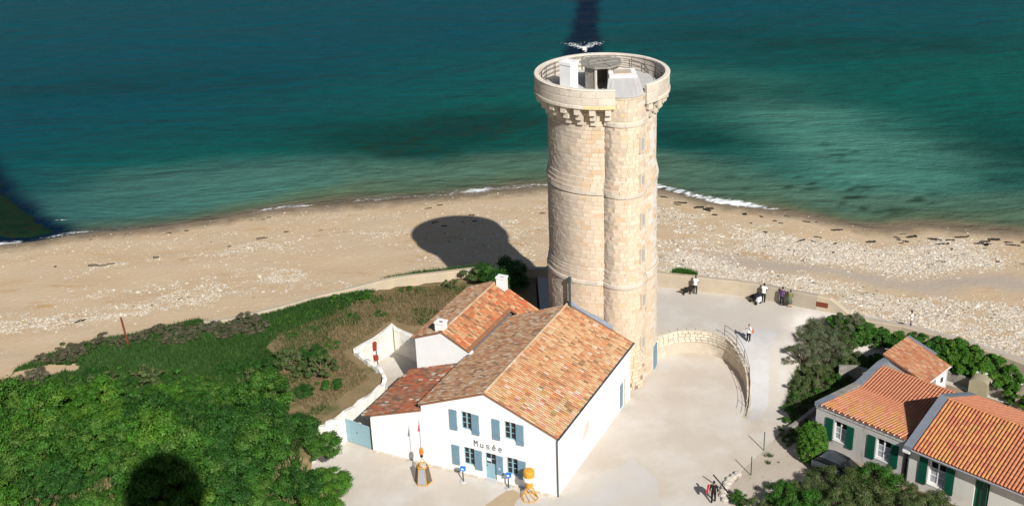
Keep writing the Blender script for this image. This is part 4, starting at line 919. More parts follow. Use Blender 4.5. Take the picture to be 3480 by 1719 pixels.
# white mortar tails along the front eave and the ridge
mb = MB()
for i in range(28):
    if i % 2 == 0: mb.obox((.48 + i * .235, -.15, 3.46), (.07, .16, .05), .4, col=(1, 1, 1)); mb.obox((.48 + i * .235, 8.2, 3.02), (.07, .13, .06), .4, col=(1, 1, 1))
mb.build("mortar", m_wpaint, cott, kind="stuff")
for ya, yb, za, zb in ((-.1, 2.0, 3.52, 3.2), (2.0, 5.35, 3.2, 2.72), (5.35, 8.45, 2.72, 3.12), (8.45, 10.9, 3.12, 3.0)):
    mb = MB(); mb.slab([(-.12, ya, za - .35), (-.12, yb, zb - .35), (.40, yb, zb - .35), (.40, ya, za - .35)], (0, 0, .35)); mb.build("parapet", m_conc if ya > 1 and ya < 5 else m_zinc, cott)

h2 = empty("long_house", hw(7.25, -.12), HA, "long cream house at right edge with ridged orange roof and grey gable flashing", "house")
LW = 17.0
C2 = [(1.55, 2.75, .78, 2.62), (4.75, 5.75, .1, 2.62)]
wall_with(h2, [(0, -.2), (0, 3.02), (LW, 3.02), (LW, -.2)], 0.0, .4, C2, M("cream_render", (.64, .62, .57), (.57, .55, .50), .9, .92, .15, 14, stain=(.46, .43, .38), sscale=.8, sth=(.6, .8)))
a, b, c, d = C2[0]; window(h2, a, b, c, d, .2, m_wpaint, curtain=m_lace); shutter(h2, a - .66, a - .08, c - .15, d + .02, mat=m_green, batt=False); shutter(h2, b + .05, b + .64, c - .15, d + .02, mat=m_green, batt=False)
a, b, c, d = C2[1]
mb = MB(); mb.box(a, .16, c, a + .46, .2, d); mb.build("door", m_green, h2); mb = MB(); mb.obox((a + .72, -.05, (c + d) / 2), (.52, .045, d - c), -.5); mb.build("door", m_green, h2); mb = MB(); mb.box(a + .46, .24, c, b, .26, d); mb.build("doorway", m_black, h2)
mb = MB(); mb.slab([(0, .4, -.2), (0, .4, 3.0), (0, 4.2, 4.85), (0, 8.4, 3.0), (0, 8.4, -.2)], (.35, 0, 0)); mb.build("gable_wall", m_grender, h2)
mb = MB(); mb.box(.35, 8.0, -.2, LW, 8.4, 3.0); mb.build("wall", m_grender, h2)
mb = MB(); mb.box(-.02, -.26, 2.84, LW, -.004, 3.06); mb.build("cornice", m_concl, h2)
E, T_ = Vector((.42, -.38, 3.14)), Vector((.42, 4.2, 5.0)); V, Lv = slope(E, T_)
r1 = beds(h2, [E, E + Vector((LW - .42, 0, 0)), T_ + Vector((LW - .42, 0, 0)), T_], mat=m_tilebed2)
put_tiles(roof_plane(None, E, (1, 0, 0), V, LW - .42, Lv, pal_or2, .25, .37, jitter=.2, r=.105), r1, 300, key=lambda t: t[0].translation.x, r=.105)
E, T_ = Vector((.42, 8.75, 3.14)), Vector((.42, 4.202, 4.996)); V, Lv = slope(E, T_)
r3 = beds(h2, [T_, T_ + Vector((LW - .42, 0, 0)), E + Vector((LW - .42, 0, 0)), E], mat=m_tilebed2)
put_tiles(roof_plane(None, E, (1, 0, 0), V, LW - .42, Lv, pal_or, .25, .37, jitter=.2, r=.105), r3, 0, key=lambda t: 0, r=.105)
ridge(r1, (.42, 4.2, 5.0), (LW, 4.2, 5.0), lambda: pick([(1, (.54, .22, .11))]), .15)
for (ya, za), (yb, zb) in (((-.45, 3.26), (4.2, 5.16)), ((4.202, 5.16), (8.8, 3.26))):
    mb = MB(); mb.slab([(-.16, ya, za - .3), (-.16, yb, zb - .3), (.41, yb, zb - .3), (.41, ya, za - .3)], (0, 0, .3)); mb.build("gable_flashing", m_zinc, h2)
gutter(h2, (.3, -.46, 3.10), (LW, -.46, 3.10), .075, m_panel); mb = MB(); mb.box(-.2, -.5, 2.75, .32, -.27, 2.95); mb.build("kneeler", m_wpaint, h2)
mb = MB(); mb.tube([(.1, -.2, 2.8), (.1, -.07, 2.5), (.1, -.07, .05)], .045, 8); mb.build("downpipe", m_zincd, h2)

# shed behind
SO = Vector((28.0, 81.6, 0)); sh = empty("garden_shed", SO, HA, "small shed with weathered pinkish tile lean-to roof behind the cottage", "shed")
SL, SWd = 3.47, 3.5
mb = MB(); mb.slab([(0, 0, -.2), (0, 0, 3.3), (SL, 0, 2.2), (SL, 0, -.2)], (0, .25, 0)); mb.build("wall", m_grender, sh); mb = MB(); mb.slab([(0, SWd - .25, -.2), (0, SWd - .25, 3.3), (SL, SWd - .25, 2.2), (SL, SWd - .25, -.2)], (0, .25, 0)); mb.build("wall", m_grender, sh)
mb = MB(); mb.box(0, .25, -.2, .25, SWd - .25, 3.25); mb.build("wall", m_grender, sh); mb = MB(); mb.box(SL - .25, .25, -.2, SL, SWd - .25, 2.15); mb.build("wall", m_wpaint, sh)
mb = MB(); mb.box(SL - .01, .9, .0, SL + .03, 1.6, 1.9); mb.build("door", M("grey_green_door", (.22, .27, .22), None, 3, .6), sh)
mb = MB(); mb.box(SL, 2.4, 1.2, SL + .05, 2.75, 1.6); mb.build("vent", m_iron, sh)
E, T_ = Vector((SL + .15, -.12, 2.26)), Vector((-.1, -.12, 3.42)); V, Lv = slope(E, T_)
rs = beds(sh, [E, E + Vector((0, SWd + .2, 0)), T_ + Vector((0, SWd + .2, 0)), T_], mat=m_tilebed2); put_tiles(roof_plane(None, E, (0, 1, 0), V, SWd + .2, Lv, pal_shed, .20, .35, jitter=.7), rs, 0, key=lambda t: 0)
gutter(sh, (SL + .2, -.2, 2.24), (SL + .2, SWd + .1, 2.24), .07, m_wpaint); mb = MB(); mb.slab([(-.2, SWd + .08, 3.3), (-.2, SWd + .5, 3.25), (2.2, SWd + .5, 2.55), (2.2, SWd + .08, 2.6)], (0, 0, .1)); mb.build("side_flashing", m_zinc, sh)

def wellhead(loc, rz, label):
    e = empty("cistern_head", loc, rz, label, "cistern")
    w, dpt, h = .68, .6, 1.45; arc = [(-w, 0), (-w, h - .25)] + [(w * math.cos(t), h - .25 + .25 * math.sin(t)) for t in np.linspace(math.pi, 0, 9)][1:-1] + [(w, h - .25), (w, 0)]
    mb = MB(); mb.slab([(x, -dpt, z) for x, z in arc], (0, 2 * dpt, 0)); mb.build("body", M("lichen_concrete", (.36, .31, .20), (.28, .25, .17), 2, .95, .4, 12), e)
    mb = MB()
    for (x0, z0), (x1, z1) in zip(arc[:-1], arc[1:]): mb.slab([(x0 * 1.1, dpt + .001, z0 * 1.05), (x1 * 1.1, dpt + .001, z1 * 1.05), (x1 * .86, dpt + .001, z1 * .92), (x0 * .86, dpt + .001, z0 * .92)], (0, .14, 0))
    mb.build("rim", m_wpaint, e); return e
wellhead((35.3, 81.0, 0), HA + .2, "arched concrete cistern head with white rim in the brown yard"); wellhead((38.1, 79.0, 0), HA + .2, "arched concrete cistern head at the right edge of the picture")
# low garden walls
def lowwall(pl, h, th, label, mat=m_conc, z0=0., name="garden_wall"):
    q = offset(pl, th); mb = MB(); vv = []
    for (x, y), (x2, y2) in zip(pl, q): vv += [(x, y, z0 - .3), (x, y, z0 + h + rng.uniform(-.03, .03)), (x2, y2, z0 + h + rng.uniform(-.03, .03)), (x2, y2, z0 - .3)]
    n = len(pl); fs = [(i * 4 + k, (i + 1) * 4 + k, (i + 1) * 4 + k + 1, i * 4 + k + 1) for i in range(n - 1) for k in range(3)] + [(0, 1, 2, 3), (n * 4 - 1, n * 4 - 2, n * 4 - 3, n * 4 - 4)]
    o = None; mb.add(vv, fs); o = mb.build(name, mat); tag(o, label, "wall"); return o
lowwall(smooth_pl([(31.6, 84.9), (33.6, 83.4), (36.4, 80.9), (39.8, 77.6)], 6), .75, .35, "low grey wall between the brown yard and the hedge")
lowwall([(19.2, 76.2), (20.2, 77.1), (21.3, 78.2), (22.1, 79.0)], .55, .3, "low dark wall beside the shaded left side of the cottage")
lowwall([(25.2, 83.9), (25.9, 83.9), (26.6, 83.7), (27.5, 83.0)], 1.0, .3, "ruined concrete wall stub among shrubs next to the shed", m_conc, .3)

# ------------------------------------------------------------------ lighthouse the photograph is taken from (its lantern's shadow falls on the shrubs)
lh = empty("lighthouse", (2.1, -3.3, 0), 0, "tall lighthouse whose rounded lantern shadow darkens the shrubs bottom left", "lighthouse")
mb = MB(); mb.lathe([(4.6, 0), (4.4, 4), (3.4, 12), (2.55, 40), (2.3, 47.4), (3.0, 48.1)], 8, a0=math.pi / 8, a1=math.pi / 8 + 2 * math.pi); mb.build("shaft", m_para, lh)
mb = MB(); mb.lathe([(3.0, 48.1), (3.1, 48.12), (3.1, 48.4), (2.9, 48.42)], 24); mb.build("gallery", m_para, lh)
mb = MB(); mb.lathe([(2.1, 48.42), (2.1, 53.0), (2.5, 53.05), (2.5, 53.4), (2.3, 53.5), (2.3, 57.0)], 20); mb.build("lantern_room", m_wpaint, lh)
mb = MB(); mb.lathe([(2.45, 57.0), (2.65, 57.2), (2.55, 58.4), (2.1, 59.5), (1.3, 60.3), (.4, 60.7), (.2, 61.2), (.02, 61.6)], 20); mb.build("dome", m_zinc, lh)
mb = MB()
for a in np.linspace(0, 2 * math.pi, 25)[:-1]: mb.tube([(3.02 * math.cos(a), 3.02 * math.sin(a), 48.4), (3.02 * math.cos(a), 3.02 * math.sin(a), 49.45)], .02, 4)
for z in (48.9, 49.45): mb.tube([(3.02 * math.cos(a), 3.02 * math.sin(a), z) for a in np.linspace(0, 2 * math.pi, 40)], .02, 4)
mb.build("gallery_railing", m_iron, lh)

# ------------------------------------------------------------------ vegetation
PAL = {
    'bright': [(.055, .178, .015), (.080, .215, .019), (.040, .138, .014), (.130, .250, .030)],
    'mid':    [(.040, .142, .016), (.058, .172, .019), (.030, .108, .014), (.100, .192, .030)],
    'dark':   [(.028, .106, .015), (.040, .132, .017), (.020, .078, .013), (.066, .148, .024)],
    'grass':  [(.036, .105, .020), (.050, .125, .024), (.028, .085, .016), (.075, .135, .034)],
    'olive':  [(.105, .150, .046), (.080, .135, .036), (.145, .170, .064), (.062, .105, .030)],
    'grey':   [(.150, .130, .082), (.190, .160, .105), (.100, .110, .052), (.070, .100, .035)],
    'tamar':  [(.150, .168, .092), (.115, .150, .066), (.195, .195, .125), (.085, .128, .046)],
    'dry':    [(.26, .195, .10), (.20, .155, .075), (.13, .135, .05), (.31, .235, .125)],
}
def leaf_cloud(name, centers, radii, n, leaf, pal, seed, flat=.30, mat=None, lw=.42, outward=.85):
    g = np.random.default_rng(seed); centers = np.asarray(centers, float); radii = np.asarray(radii, float); K = len(centers)
    w = radii ** 2; idx = g.choice(K, n, p=w / w.sum())
    d = g.normal(size=(n, 3)); d /= np.linalg.norm(d, axis=1)[:, None]; d[:, 2] = np.where(d[:, 2] < -.2, -d[:, 2] * .5, d[:, 2])
    rad = radii[idx] * (g.random(n) ** .45) * (1 + .25 * g.normal(size=n) * (g.random(n) < .18))
    p = centers[idx] + d * rad[:, None] * np.array([1, 1, .8])
    nr = d * outward + g.normal(size=(n, 3)) * .45 + np.array([0, 0, flat]); nr /= np.linalg.norm(nr, axis=1)[:, None]
    t = np.cross(nr, g.normal(size=(n, 3))); t /= np.linalg.norm(t, axis=1)[:, None] + 1e-9; b = np.cross(nr, t)
    L = leaf * g.uniform(.6, 1.4, n)[:, None]; W = L * lw
    v = np.stack([p - t * L / 2, p + b * W / 2 + nr * L * .06, p + t * L / 2 - nr * L * .08, p - b * W / 2 + nr * L * .06], 1).reshape(-1, 3)
    f = np.arange(4 * n).reshape(n, 4)
    P = np.array(PAL[pal]); ci = g.random(K); base = P[g.integers(0, len(P), n)] * .4 + P[(ci[idx] * len(P)).astype(int)] * .6
    cols = base * g.uniform(.75, 1.25, (n, 1)) * (.8 + .4 * g.random(K))[idx][:, None]
    return fast_mesh(name, v, f, mat or m_leaf, cols)
def limbs(centers, rng_, r0=.09, base=(0, 0, 0)):
    mb = MB()
    for c in centers:
        b = (rng_.uniform(-.25, .25), rng_.uniform(-.25, .25), -.2); m = [(b[i] * .6 + c[i] * .4 + rng_.uniform(-.15, .15)) for i in range(3)]
        mb.tube([b, (m[0] * .6, m[1] * .6, m[2]), tuple(c)], r0, 5, r_end=r0 * .25)
    return mb
def bush_proto(kind, Rr, Hh, n, leaf, pal, seed, K=16, lw=.42, stems=6, sparse=1.0):
    g = random.Random(seed); cs = []; rs = []
    for k in range(K):
        a = g.uniform(0, 2 * math.pi); q = math.sqrt(g.random()) * .78; x, y = Rr * q * math.cos(a), Rr * q * math.sin(a)
        top = Hh * math.sqrt(max(0, 1 - q * q)); z = top * (g.uniform(.55, .86) if k % 3 else g.uniform(.25, .5)); cs.append((x, y, z)); rs.append(g.uniform(.15, .29) * min(Rr, Hh * 1.1) * sparse)
    crown = leaf_cloud("crown", cs, rs, n, leaf, pal, seed, lw=lw); tr = limbs([c for c in cs if c[2] > Hh * .3][:stems], g, .03 + .03 * Rr)
    me = bpy.data.meshes.new("trunk"); me.from_pydata(tr.v, [], tr.f); me.materials.append(m_trunk)
    return crown, me
def spawn(proto, name, loc, rz, sc, label, cat, group):
    e = empty(name, loc, rz, label, cat, group); e.scale = sc
    link("trunk", proto[1], e); link("crown", proto[0], e); return e
PR = {}
for s in range(3):
    PR['tb', s] = bush_proto('t', 2.4, 3.1, 16000, .165, 'bright', 100 + s, 52)
    PR['tm', s] = bush_proto('t', 2.4, 3.0, 16000, .16, 'mid', 130 + s, 52)
    PR['td', s] = bush_proto('t', 2.2, 2.6, 14000, .15, 'dark', 160 + s, 46)
    PR['lo', s] = bush_proto('l', 1.5, 1.3, 3200, .17, 'mid', 190 + s, 14, .3, 4)
    PR['ol', s] = bush_proto('l', 1.6, 1.7, 3200, .18, 'olive', 220 + s, 16, .28, 9, .8)
    PR['gr', s] = bush_proto('l', 1.4, 1.15, 4500, .17, 'grey', 250 + s, 22, .15, 14, .85)
    PR['he', s] = bush_proto('h', 1.5, 2.0, 7000, .15, 'mid', 280 + s, 26)
    PR['hb', s] = bush_proto('h', 1.5, 2.0, 7000, .15, 'bright', 310 + s, 26)
def poisson(poly, dmin, seed, tries=4000, avoid=()):
    g = random.Random(seed); xs = [p[0] for p in poly]; ys = [p[1] for p in poly]; pts = []
    for _ in range(tries):
        x, y = g.uniform(min(xs), max(xs)), g.uniform(min(ys), max(ys))
        if not bool(inpoly(np.array(x), np.array(y), poly)): continue
        if any(math.hypot(x - a, y - b) < dmin for a, b in pts): continue
        if any(segdist(np.array(x), np.array(y), pl) < dd for pl, dd in avoid): continue
        pts.append((x, y))
    return pts
def zone(x, y):
    a = "at the far left" if x < -36 else "left of the round shadow" if x < -28 else "around the round shadow" if x < -22 else "right of the round shadow" if x < -17 else "nearest the white wall"
    return a + (", lowest row" if y < 71 else ", middle rows" if y < 76 else ", upper rows")
gz = lambda x, y: float(bank_z(np.array(float(x)), np.array(float(y))))
tall = [(-46, 62), (-44.5, 73), (-40, 78.5), (-33, 80.5), (-27, 80.5), (-22, 82), (-18.6, 80), (-16.8, 77), (-15.4, 73.6), (-14.4, 70.5), (-14.2, 66), (-14.0, 60)]
k = 0
for x, y in poisson(tall, 2.5, 5, 9000):
    n = float(fbm(np.array(x * .13), np.array(y * .13), 8)) * .6 + rng.random() * .4; kind = 'tb' if n > .56 else 'tm' if n > .36 else 'td'
    sc = rng.uniform(.85, 1.25); hz = rng.uniform(.85, 1.4)
    if y > 79 or x > -16.5: sc *= .78; hz *= .8
    lab = {'tb': "bright green", 'tm': "mid green", 'td': "dark green"}[kind] + " tall thicket shrub " + zone(x, y)
    spawn(PR[kind, k % 3], "shrub", (x, y, gz(x, y) - .1), rng.uniform(0, 6.28), (sc, sc, sc * hz), lab, "shrub", lab + " group"); k += 1
for x, y in poisson(tall, 2.6, 25):
    spawn(PR['lo', k % 3], "shrub", (x, y, gz(x, y) - .1), rng.uniform(0, 6.28), (1.0, 1.0, .7), "low green undergrowth shrub " + zone(x, y), "shrub", "undergrowth " + zone(x, y)); k += 1
# right edge of the thicket overhanging the courtyard
for x, y, s_ in ((-13.6, 73.3, .62), (-12.9, 70.6, .66), (-13.2, 67.6, .75), (-15.6, 75.6, .6)):
    spawn(PR['tb' if s_ > .65 else 'tm', k % 3], "shrub", (x, y, max(gz(x, y) - .2, 0)), rng.uniform(0, 6.28), (s_, s_, s_ * 1.05), "green shrub at the thicket's right edge leaning over the pale courtyard", "shrub", "shrubs at the courtyard edge"); k += 1
midz = [(-43, 74), (-41, 84.5), (-36, 86.5), (-30, 85.5), (-25.5, 84), (-20, 86), (-15.5, 86.5), (-14.4, 82), (-17.5, 79.5), (-22, 81.5), (-33, 80), (-40, 77.5)]
for x, y in poisson(midz, 1.75, 9):
    if bool(inpoly(np.array(x), np.array(y), NOTCH)) or segdist(np.array(x), np.array(y), NOTCH) < .8: continue
    q = rng.random(); kind = 'lo' if q < .55 else 'ol' if q < .82 else 'td'; sc = rng.uniform(.75, 1.15)
    if kind == 'td': sc *= .55
    spawn(PR[kind, k % 3], "shrub", (x, y, gz(x, y) - .1), rng.uniform(0, 6.28), (sc, sc, sc * rng.uniform(.75, 1.1)), {"lo": "low green", "ol": "olive twiggy", "td": "small dark"}[kind] + " shrub between thicket and bank " + zone(x, y).split(",")[0], "shrub", {"lo": "low green", "ol": "olive twiggy", "td": "small dark"}[kind] + " bank shrubs " + zone(x, y).split(",")[0]); k += 1
greyz = [(-43, 81), (-40.2, 84.5), (-37.5, 84.2), (-36, 87), (-34.5, 89.6), (-30, 90.2), (-25, 90.8), (-22, 91.6), (-21, 93.6), (-24.8, 92.6), (-30.5, 91.8), (-35, 90.6), (-38.5, 88.2), (-39.6, 86), (-42.5, 83)]
for x, y in poisson(greyz, 1.25, 12, avoid=((NOTCH, .5),)):
    if bool(inpoly(np.array(x), np.array(y), NOTCH)): continue
    sc = rng.uniform(.8, 1.25); spawn(PR['gr', k % 3], "shrub", (x, y, gz(x, y) - .1), rng.uniform(0, 6.28), (sc, sc, sc * rng.uniform(.7, 1.0)), "grey-brown leafless looking shrub on the bank edge " + ("left of the rusty pole" if x < -32.5 else "just right of the rusty pole" if x < -27 else "farther right towards the dry grass"), "shrub", "grey bank shrubs " + ("a" if x < -32.5 else "b" if x < -27 else "c")); k += 1
for x, y, s_, kd in ((-17.2, 94.6, .6, 'lo'), (-15.2, 96.6, .8, 'lo'), (-13.2, 97.6, .75, 'lo'), (-19.5, 93.6, .7, 'lo'), (-11.9, 96.4, .45, 'lo'), (-13.6, 93.8, .45, 'lo'), (-16.8, 91.8, .4, 'lo'), (-11.4, 93.8, .5, 'lo'), (-18.5, 90.5, .45, 'lo'), (-14.9, 88.6, .5, 'lo'), (-9.5, 98.6, .5, 'lo'), (-8.2, 98.2, .35, 'ol')):
    spawn(PR[kd, k % 3], "shrub", (x, y, gz(x, y) - .08), rng.uniform(0, 6.28), (s_, s_, s_ * .8), "small green shrub dotted over the dry brown grass beside the sea wall", "shrub", "small shrubs on the dry grass"); k += 1
for x, y, s_, lab in ((-16.4, 85.9, 1.0, "ivy-clad twiggy shrub nearest the corner of the white yard wall"), (-3.4, 99.2, 1.1, "bare brown shrub behind the rear chimney in front of the tower shadow"), (-.9, 98.4, 1.15, "dark shrub standing in the tower's shadow behind the annex roof"), (-5.6, 98.6, .6, "small olive shrub against the sea wall left of the rear chimney")):
    spawn(PR['ol' if lab[0] != 'd' else 'td', k % 3], "shrub", (x, y, gz(x, y) - .1), rng.uniform(0, 6.28), (s_, s_, s_ * 1.0), lab, "shrub", None); k += 1

# right-hand garden
tz = lambda x, y: float(terr_z(np.array(float(x)), np.array(float(y))))
tam = [bush_proto('t', 2.2, 2.3, 7000, .21, 'tamar', 400 + s, 34, .11, 18, .8) for s in range(2)] + [bush_proto('t', 2.0, 2.0, 6500, .19, 'olive', 410 + s, 28, .17, 12, .8) for s in range(2)]
for i, (x, y, s_, p) in enumerate(((22.5, 84.6, .75, 0), (23.9, 87.0, .9, 1), (25.0, 88.9, 1.0, 0), (23.2, 82.6, .8, 2), (24.8, 86.2, 1.0, 0), (21.6, 81.6, .55, 2), (26.6, 87.4, .95, 2), (24.8, 89.4, .65, 1), (27.4, 89.2, .7, 0), (21.0, 79.6, .45, 2), (26.0, 84.6, .8, 2))):
    spawn(tam[p], "tamarisk", (x, y, tz(x, y) - .1), i * 1.3, (s_, s_, s_ * 1.1), "feathery grey-green tamarisk " + ("overhanging the pale ramp" if x < 22.5 else "between the ramp and the shed" if y < 87.2 else "against the sea wall end"), "shrub", "tamarisks " + ("over the ramp" if x < 22.5 else "by the shed" if y < 87.2 else "by the wall"))
for i, (x, y, s_, kd) in enumerate(((20.6, 79.6, .55, 'lo'), (21.6, 80.6, .7, 'lo'), (20.0, 78.0, .5, 'lo'), (19.5, 76.4, .5, 'ol'), (23.4, 81.4, .7, 'lo'), (24.4, 83.0, .75, 'lo'), (26.4, 84.4, .7, 'lo'), (25.4, 84.8, .7, 'ol'), (22.6, 80.0, .5, 'lo'), (28.0, 85.6, .8, 'lo'), (19.4, 75.2, .45, 'lo'), (29.4, 86.2, .8, 'lo'), (25.2, 81.6, .6, 'lo'), (23.9, 80.2, .55, 'lo'), (22.4, 78.8, .5, 'lo'), (27.2, 83.8, .6, 'lo'), (21.0, 77.6, .5, 'lo'), (20.2, 76.4, .5, 'lo'))):
    spawn(PR[kd, i % 3], "shrub", (x, y, tz(x, y) - .1), i * 2.1, (s_, s_, s_), "low green shrub in the bed between ramp and cottage", "shrub", "low shrubs left of the cottage")
hl = [(26.6, 89.4), (28.0, 88.8), (29.4, 88.2), (30.8, 87.5), (32.1, 86.7), (33.3, 85.8), (34.5, 84.8), (35.5, 83.7), (36.4, 82.6), (37.2, 81.3), (37.9, 80.0), (38.7, 78.7), (39.5, 77.4)]
for i, (x, y) in enumerate(hl):
    for w in range(3):
        s_ = rng.uniform(.62, .82); xx, yy = x - .5 + w * .5 + rng.uniform(-.2, .2), y - .5 + w * .5 + rng.uniform(-.2, .2)
        spawn(PR['he' if i < 6 else 'hb', (i + w) % 3], "hedge_shrub", (xx, yy, tz(xx, yy) - .15), rng.uniform(0, 6), (s_, s_, s_ * (1.05 if i < 6 else 1.3)), ("dark green" if i < 6 else "fuller green") + " hedge shrub " + ("left of the shed" if i < 3 else "straight behind the shed" if i < 6 else "behind the first cistern" if i < 9 else "towards the right edge") + (", yard side" if w == 0 else ", middle of the row" if w == 1 else ", beach side"), "hedge", "hedge " + ("a" if i < 3 else "b" if i < 6 else "c" if i < 9 else "d") + str(w))
# clipped round bush
g = random.Random(3); cs = [(0, 0, 1.0), (0, 0, 1.9)]; rs = [.95, .85]
for i in range(420):
    a = g.uniform(0, 6.28); zz = g.uniform(.12, 2.85); q = (1 - max(0, (zz - 1.2) / 1.75) ** 2.2) ** .5 * .95 * (.8 + .2 * min(1, zz / .6)); cs.append((q * math.cos(a), q * math.sin(a), zz)); rs.append(.17)
rb = empty("round_bush", (20.6, 73.1, 0), 0, "clipped rounded bright green bush in front of the cottage", "bush")
link("crown", leaf_cloud("crown", cs, rs, 34000, .10, 'bright', 77), rb); mb = limbs([(0, 0, 1.4), (.3, .1, 1.2)], g, .07); mb.build("trunk", m_trunk, rb)
fgp = [bush_proto('t', 2.2, 2.4, 12000, .15, 'mid', 500, 34, .36, 10), bush_proto('t', 2.2, 2.4, 12000, .15, 'olive', 501, 34, .26, 14)]
fgl = [(15.4, 67.2, .7), (17.2, 68.0, .85), (19.0, 68.5, .95), (20.6, 69.0, 1.0), (22.3, 69.2, 1.05), (24.0, 68.6, 1.1), (25.5, 67.2, 1.1), (26.7, 65.6, 1.0), (16.2, 65.4, .9), (18.4, 66.2, 1.05), (20.6, 66.6, 1.15), (22.8, 66.4, 1.15), (24.6, 65.2, 1.1), (14.6, 68.4, .45), (21.4, 67.8, 1.0), (23.3, 67.6, 1.05)]
for i, (x, y, s_) in enumerate(fgl):
    pr_ = fgp[0] if i % 4 == 1 else fgp[1] if i % 2 else tam[2]; lab = ("leafy green" if i % 4 == 1 else "olive twiggy") + " shrub of the bottom right clump, " + ("beside the edging boulders" if x < 18 else "in front of the parked car" if x < 23 else "in front of the long house")
    spawn(pr_, "shrub", (x, y, -.1), i * 1.9, (s_ * .8, s_ * .8, s_ * .92), lab, "shrub", lab + " group")

# grass: green thicket grass, dry grass, tufts
def grass(name, label, n, sampler, h, w, pal, seed, zf):
    g = np.random.default_rng(seed); x, y = sampler(g, n); n = len(x); z = zf(x, y); hh = h * g.uniform(.5, 1.3, n); a = g.uniform(0, 6.28, n); ww = w * g.uniform(.6, 1.3, n)
    lean = g.normal(size=(n, 2)) * .35 * hh[:, None]; dx, dy = np.cos(a) * ww / 2, np.sin(a) * ww / 2
    v = np.stack([np.stack([x - dx, y - dy, z - .03], -1), np.stack([x + dx, y + dy, z - .03], -1), np.stack([x + lean[:, 0], y + lean[:, 1], z + hh], -1)], 1).reshape(-1, 3)
    P = np.array(PAL[pal]); cols = P[g.integers(0, len(P), n)] * g.uniform(.8, 1.2, (n, 1)) * (.75 + .5 * fbm(x * .4, y * .4, seed))[:, None]
    o = link(name, fast_mesh(name, v, np.arange(3 * n).reshape(n, 3), m_leaf, cols)); return tag(o, label, "grass", None, "stuff")
def in_poly_sampler(poly, nseed, th=None):
    xs = [p[0] for p in poly]; ys = [p[1] for p in poly]
    def f(g, n):
        x = g.uniform(min(xs), max(xs), n); y = g.uniform(min(ys), max(ys), n); k = inpoly(x, y, poly)
        k &= ~inpoly(x, y, NOTCH)
        if th is not None: k &= fbm(x * .28, y * .28, nseed) > th
        return x[k], y[k]
    return f
bzf = lambda x, y: bank_z(x, y)
thick = [(-41.5, 76), (-40.5, 87), (-38.3, 89.4), (-35, 91.6), (-30.7, 92.9), (-27.2, 95.2), (-24.8, 94), (-20.6, 95.9), (-17.4, 97.9), (-15.4, 98.7), (-12.2, 98.6), (-14.6, 95.4), (-19.6, 91.2), (-20.4, 88.6), (-18.0, 85.4), (-22, 81), (-34, 79)]
grass("green_grass", "smooth deep green grass covering the bank above the beach", 260000, in_poly_sampler(thick, 3), .34, .075, 'grass', 1, bzf)
grass("thicket_undergrowth", "green undergrowth grass between the thicket shrubs", 60000, in_poly_sampler(tall, 7), .5, .09, 'grass', 21, bzf)
dryp = [(-20.5, 91), (-14.4, 96.8), (-10.3, 99), (-4, 99.6), (-4.5, 92), (-8.5, 91.6), (-10.4, 92.8), (-13.9, 87.6), (-11.4, 83.2), (-15, 78), (-18, 82), (-19.5, 88)]
grass("dry_grass", "dry brown grass on the bank behind the white yard wall", 60000, in_poly_sampler(dryp, 5), .22, .06, 'dry', 2, bzf)
grass("green_tufts", "green grass tufts among the dry brown grass", 30000, in_poly_sampler(dryp, 15, .54), .30, .07, 'grass', 3, bzf)
beachtop = [(-12, 100.2), (-9, 101.3), (-3, 102.3), (-1.4, 101.6), (-3.2, 101.1), (-9.5, 100)]
grass("wall_top_grass", "strip of green grass growing along the outside of the sea wall", 12000, in_poly_sampler(beachtop, 5), .4, .07, 'grass', 4, lambda x, y: np.full(x.shape, 2.35))
grass("wall_tuft", "small green grass mound behind the sea wall right of the tower", 5000, in_poly_sampler([(13.9, 97.6), (14.4, 98.3), (15.4, 98.0), (16.2, 97.3), (15.0, 97.2)], 5), .45, .08, 'mid', 5, lambda x, y: np.full(x.shape, 3.0))
grass("bed_grass", "rough grass in the bed around the low shrubs left of the cottage", 26000, in_poly_sampler([(19.2, 74.4), (20.4, 77.4), (20.2, 80), (21.4, 83), (23.4, 86), (26, 88), (29, 86.4), (27.4, 84), (25.0, 82.2), (22.2, 79.6), (20.2, 76)], 5), .4, .08, 'olive', 6, lambda x, y: terr_z(x, y))
grass("corner_grass", "patchy grass on the sandy corner beside the ramp foot", 5000, in_poly_sampler([(15.2, 69.5), (16, 71.5), (17.3, 73.6), (18.5, 74.6), (18.4, 72), (17, 70.2)], 9, .5), .3, .07, 'olive', 8, lambda x, y: np.full(x.shape, .0))

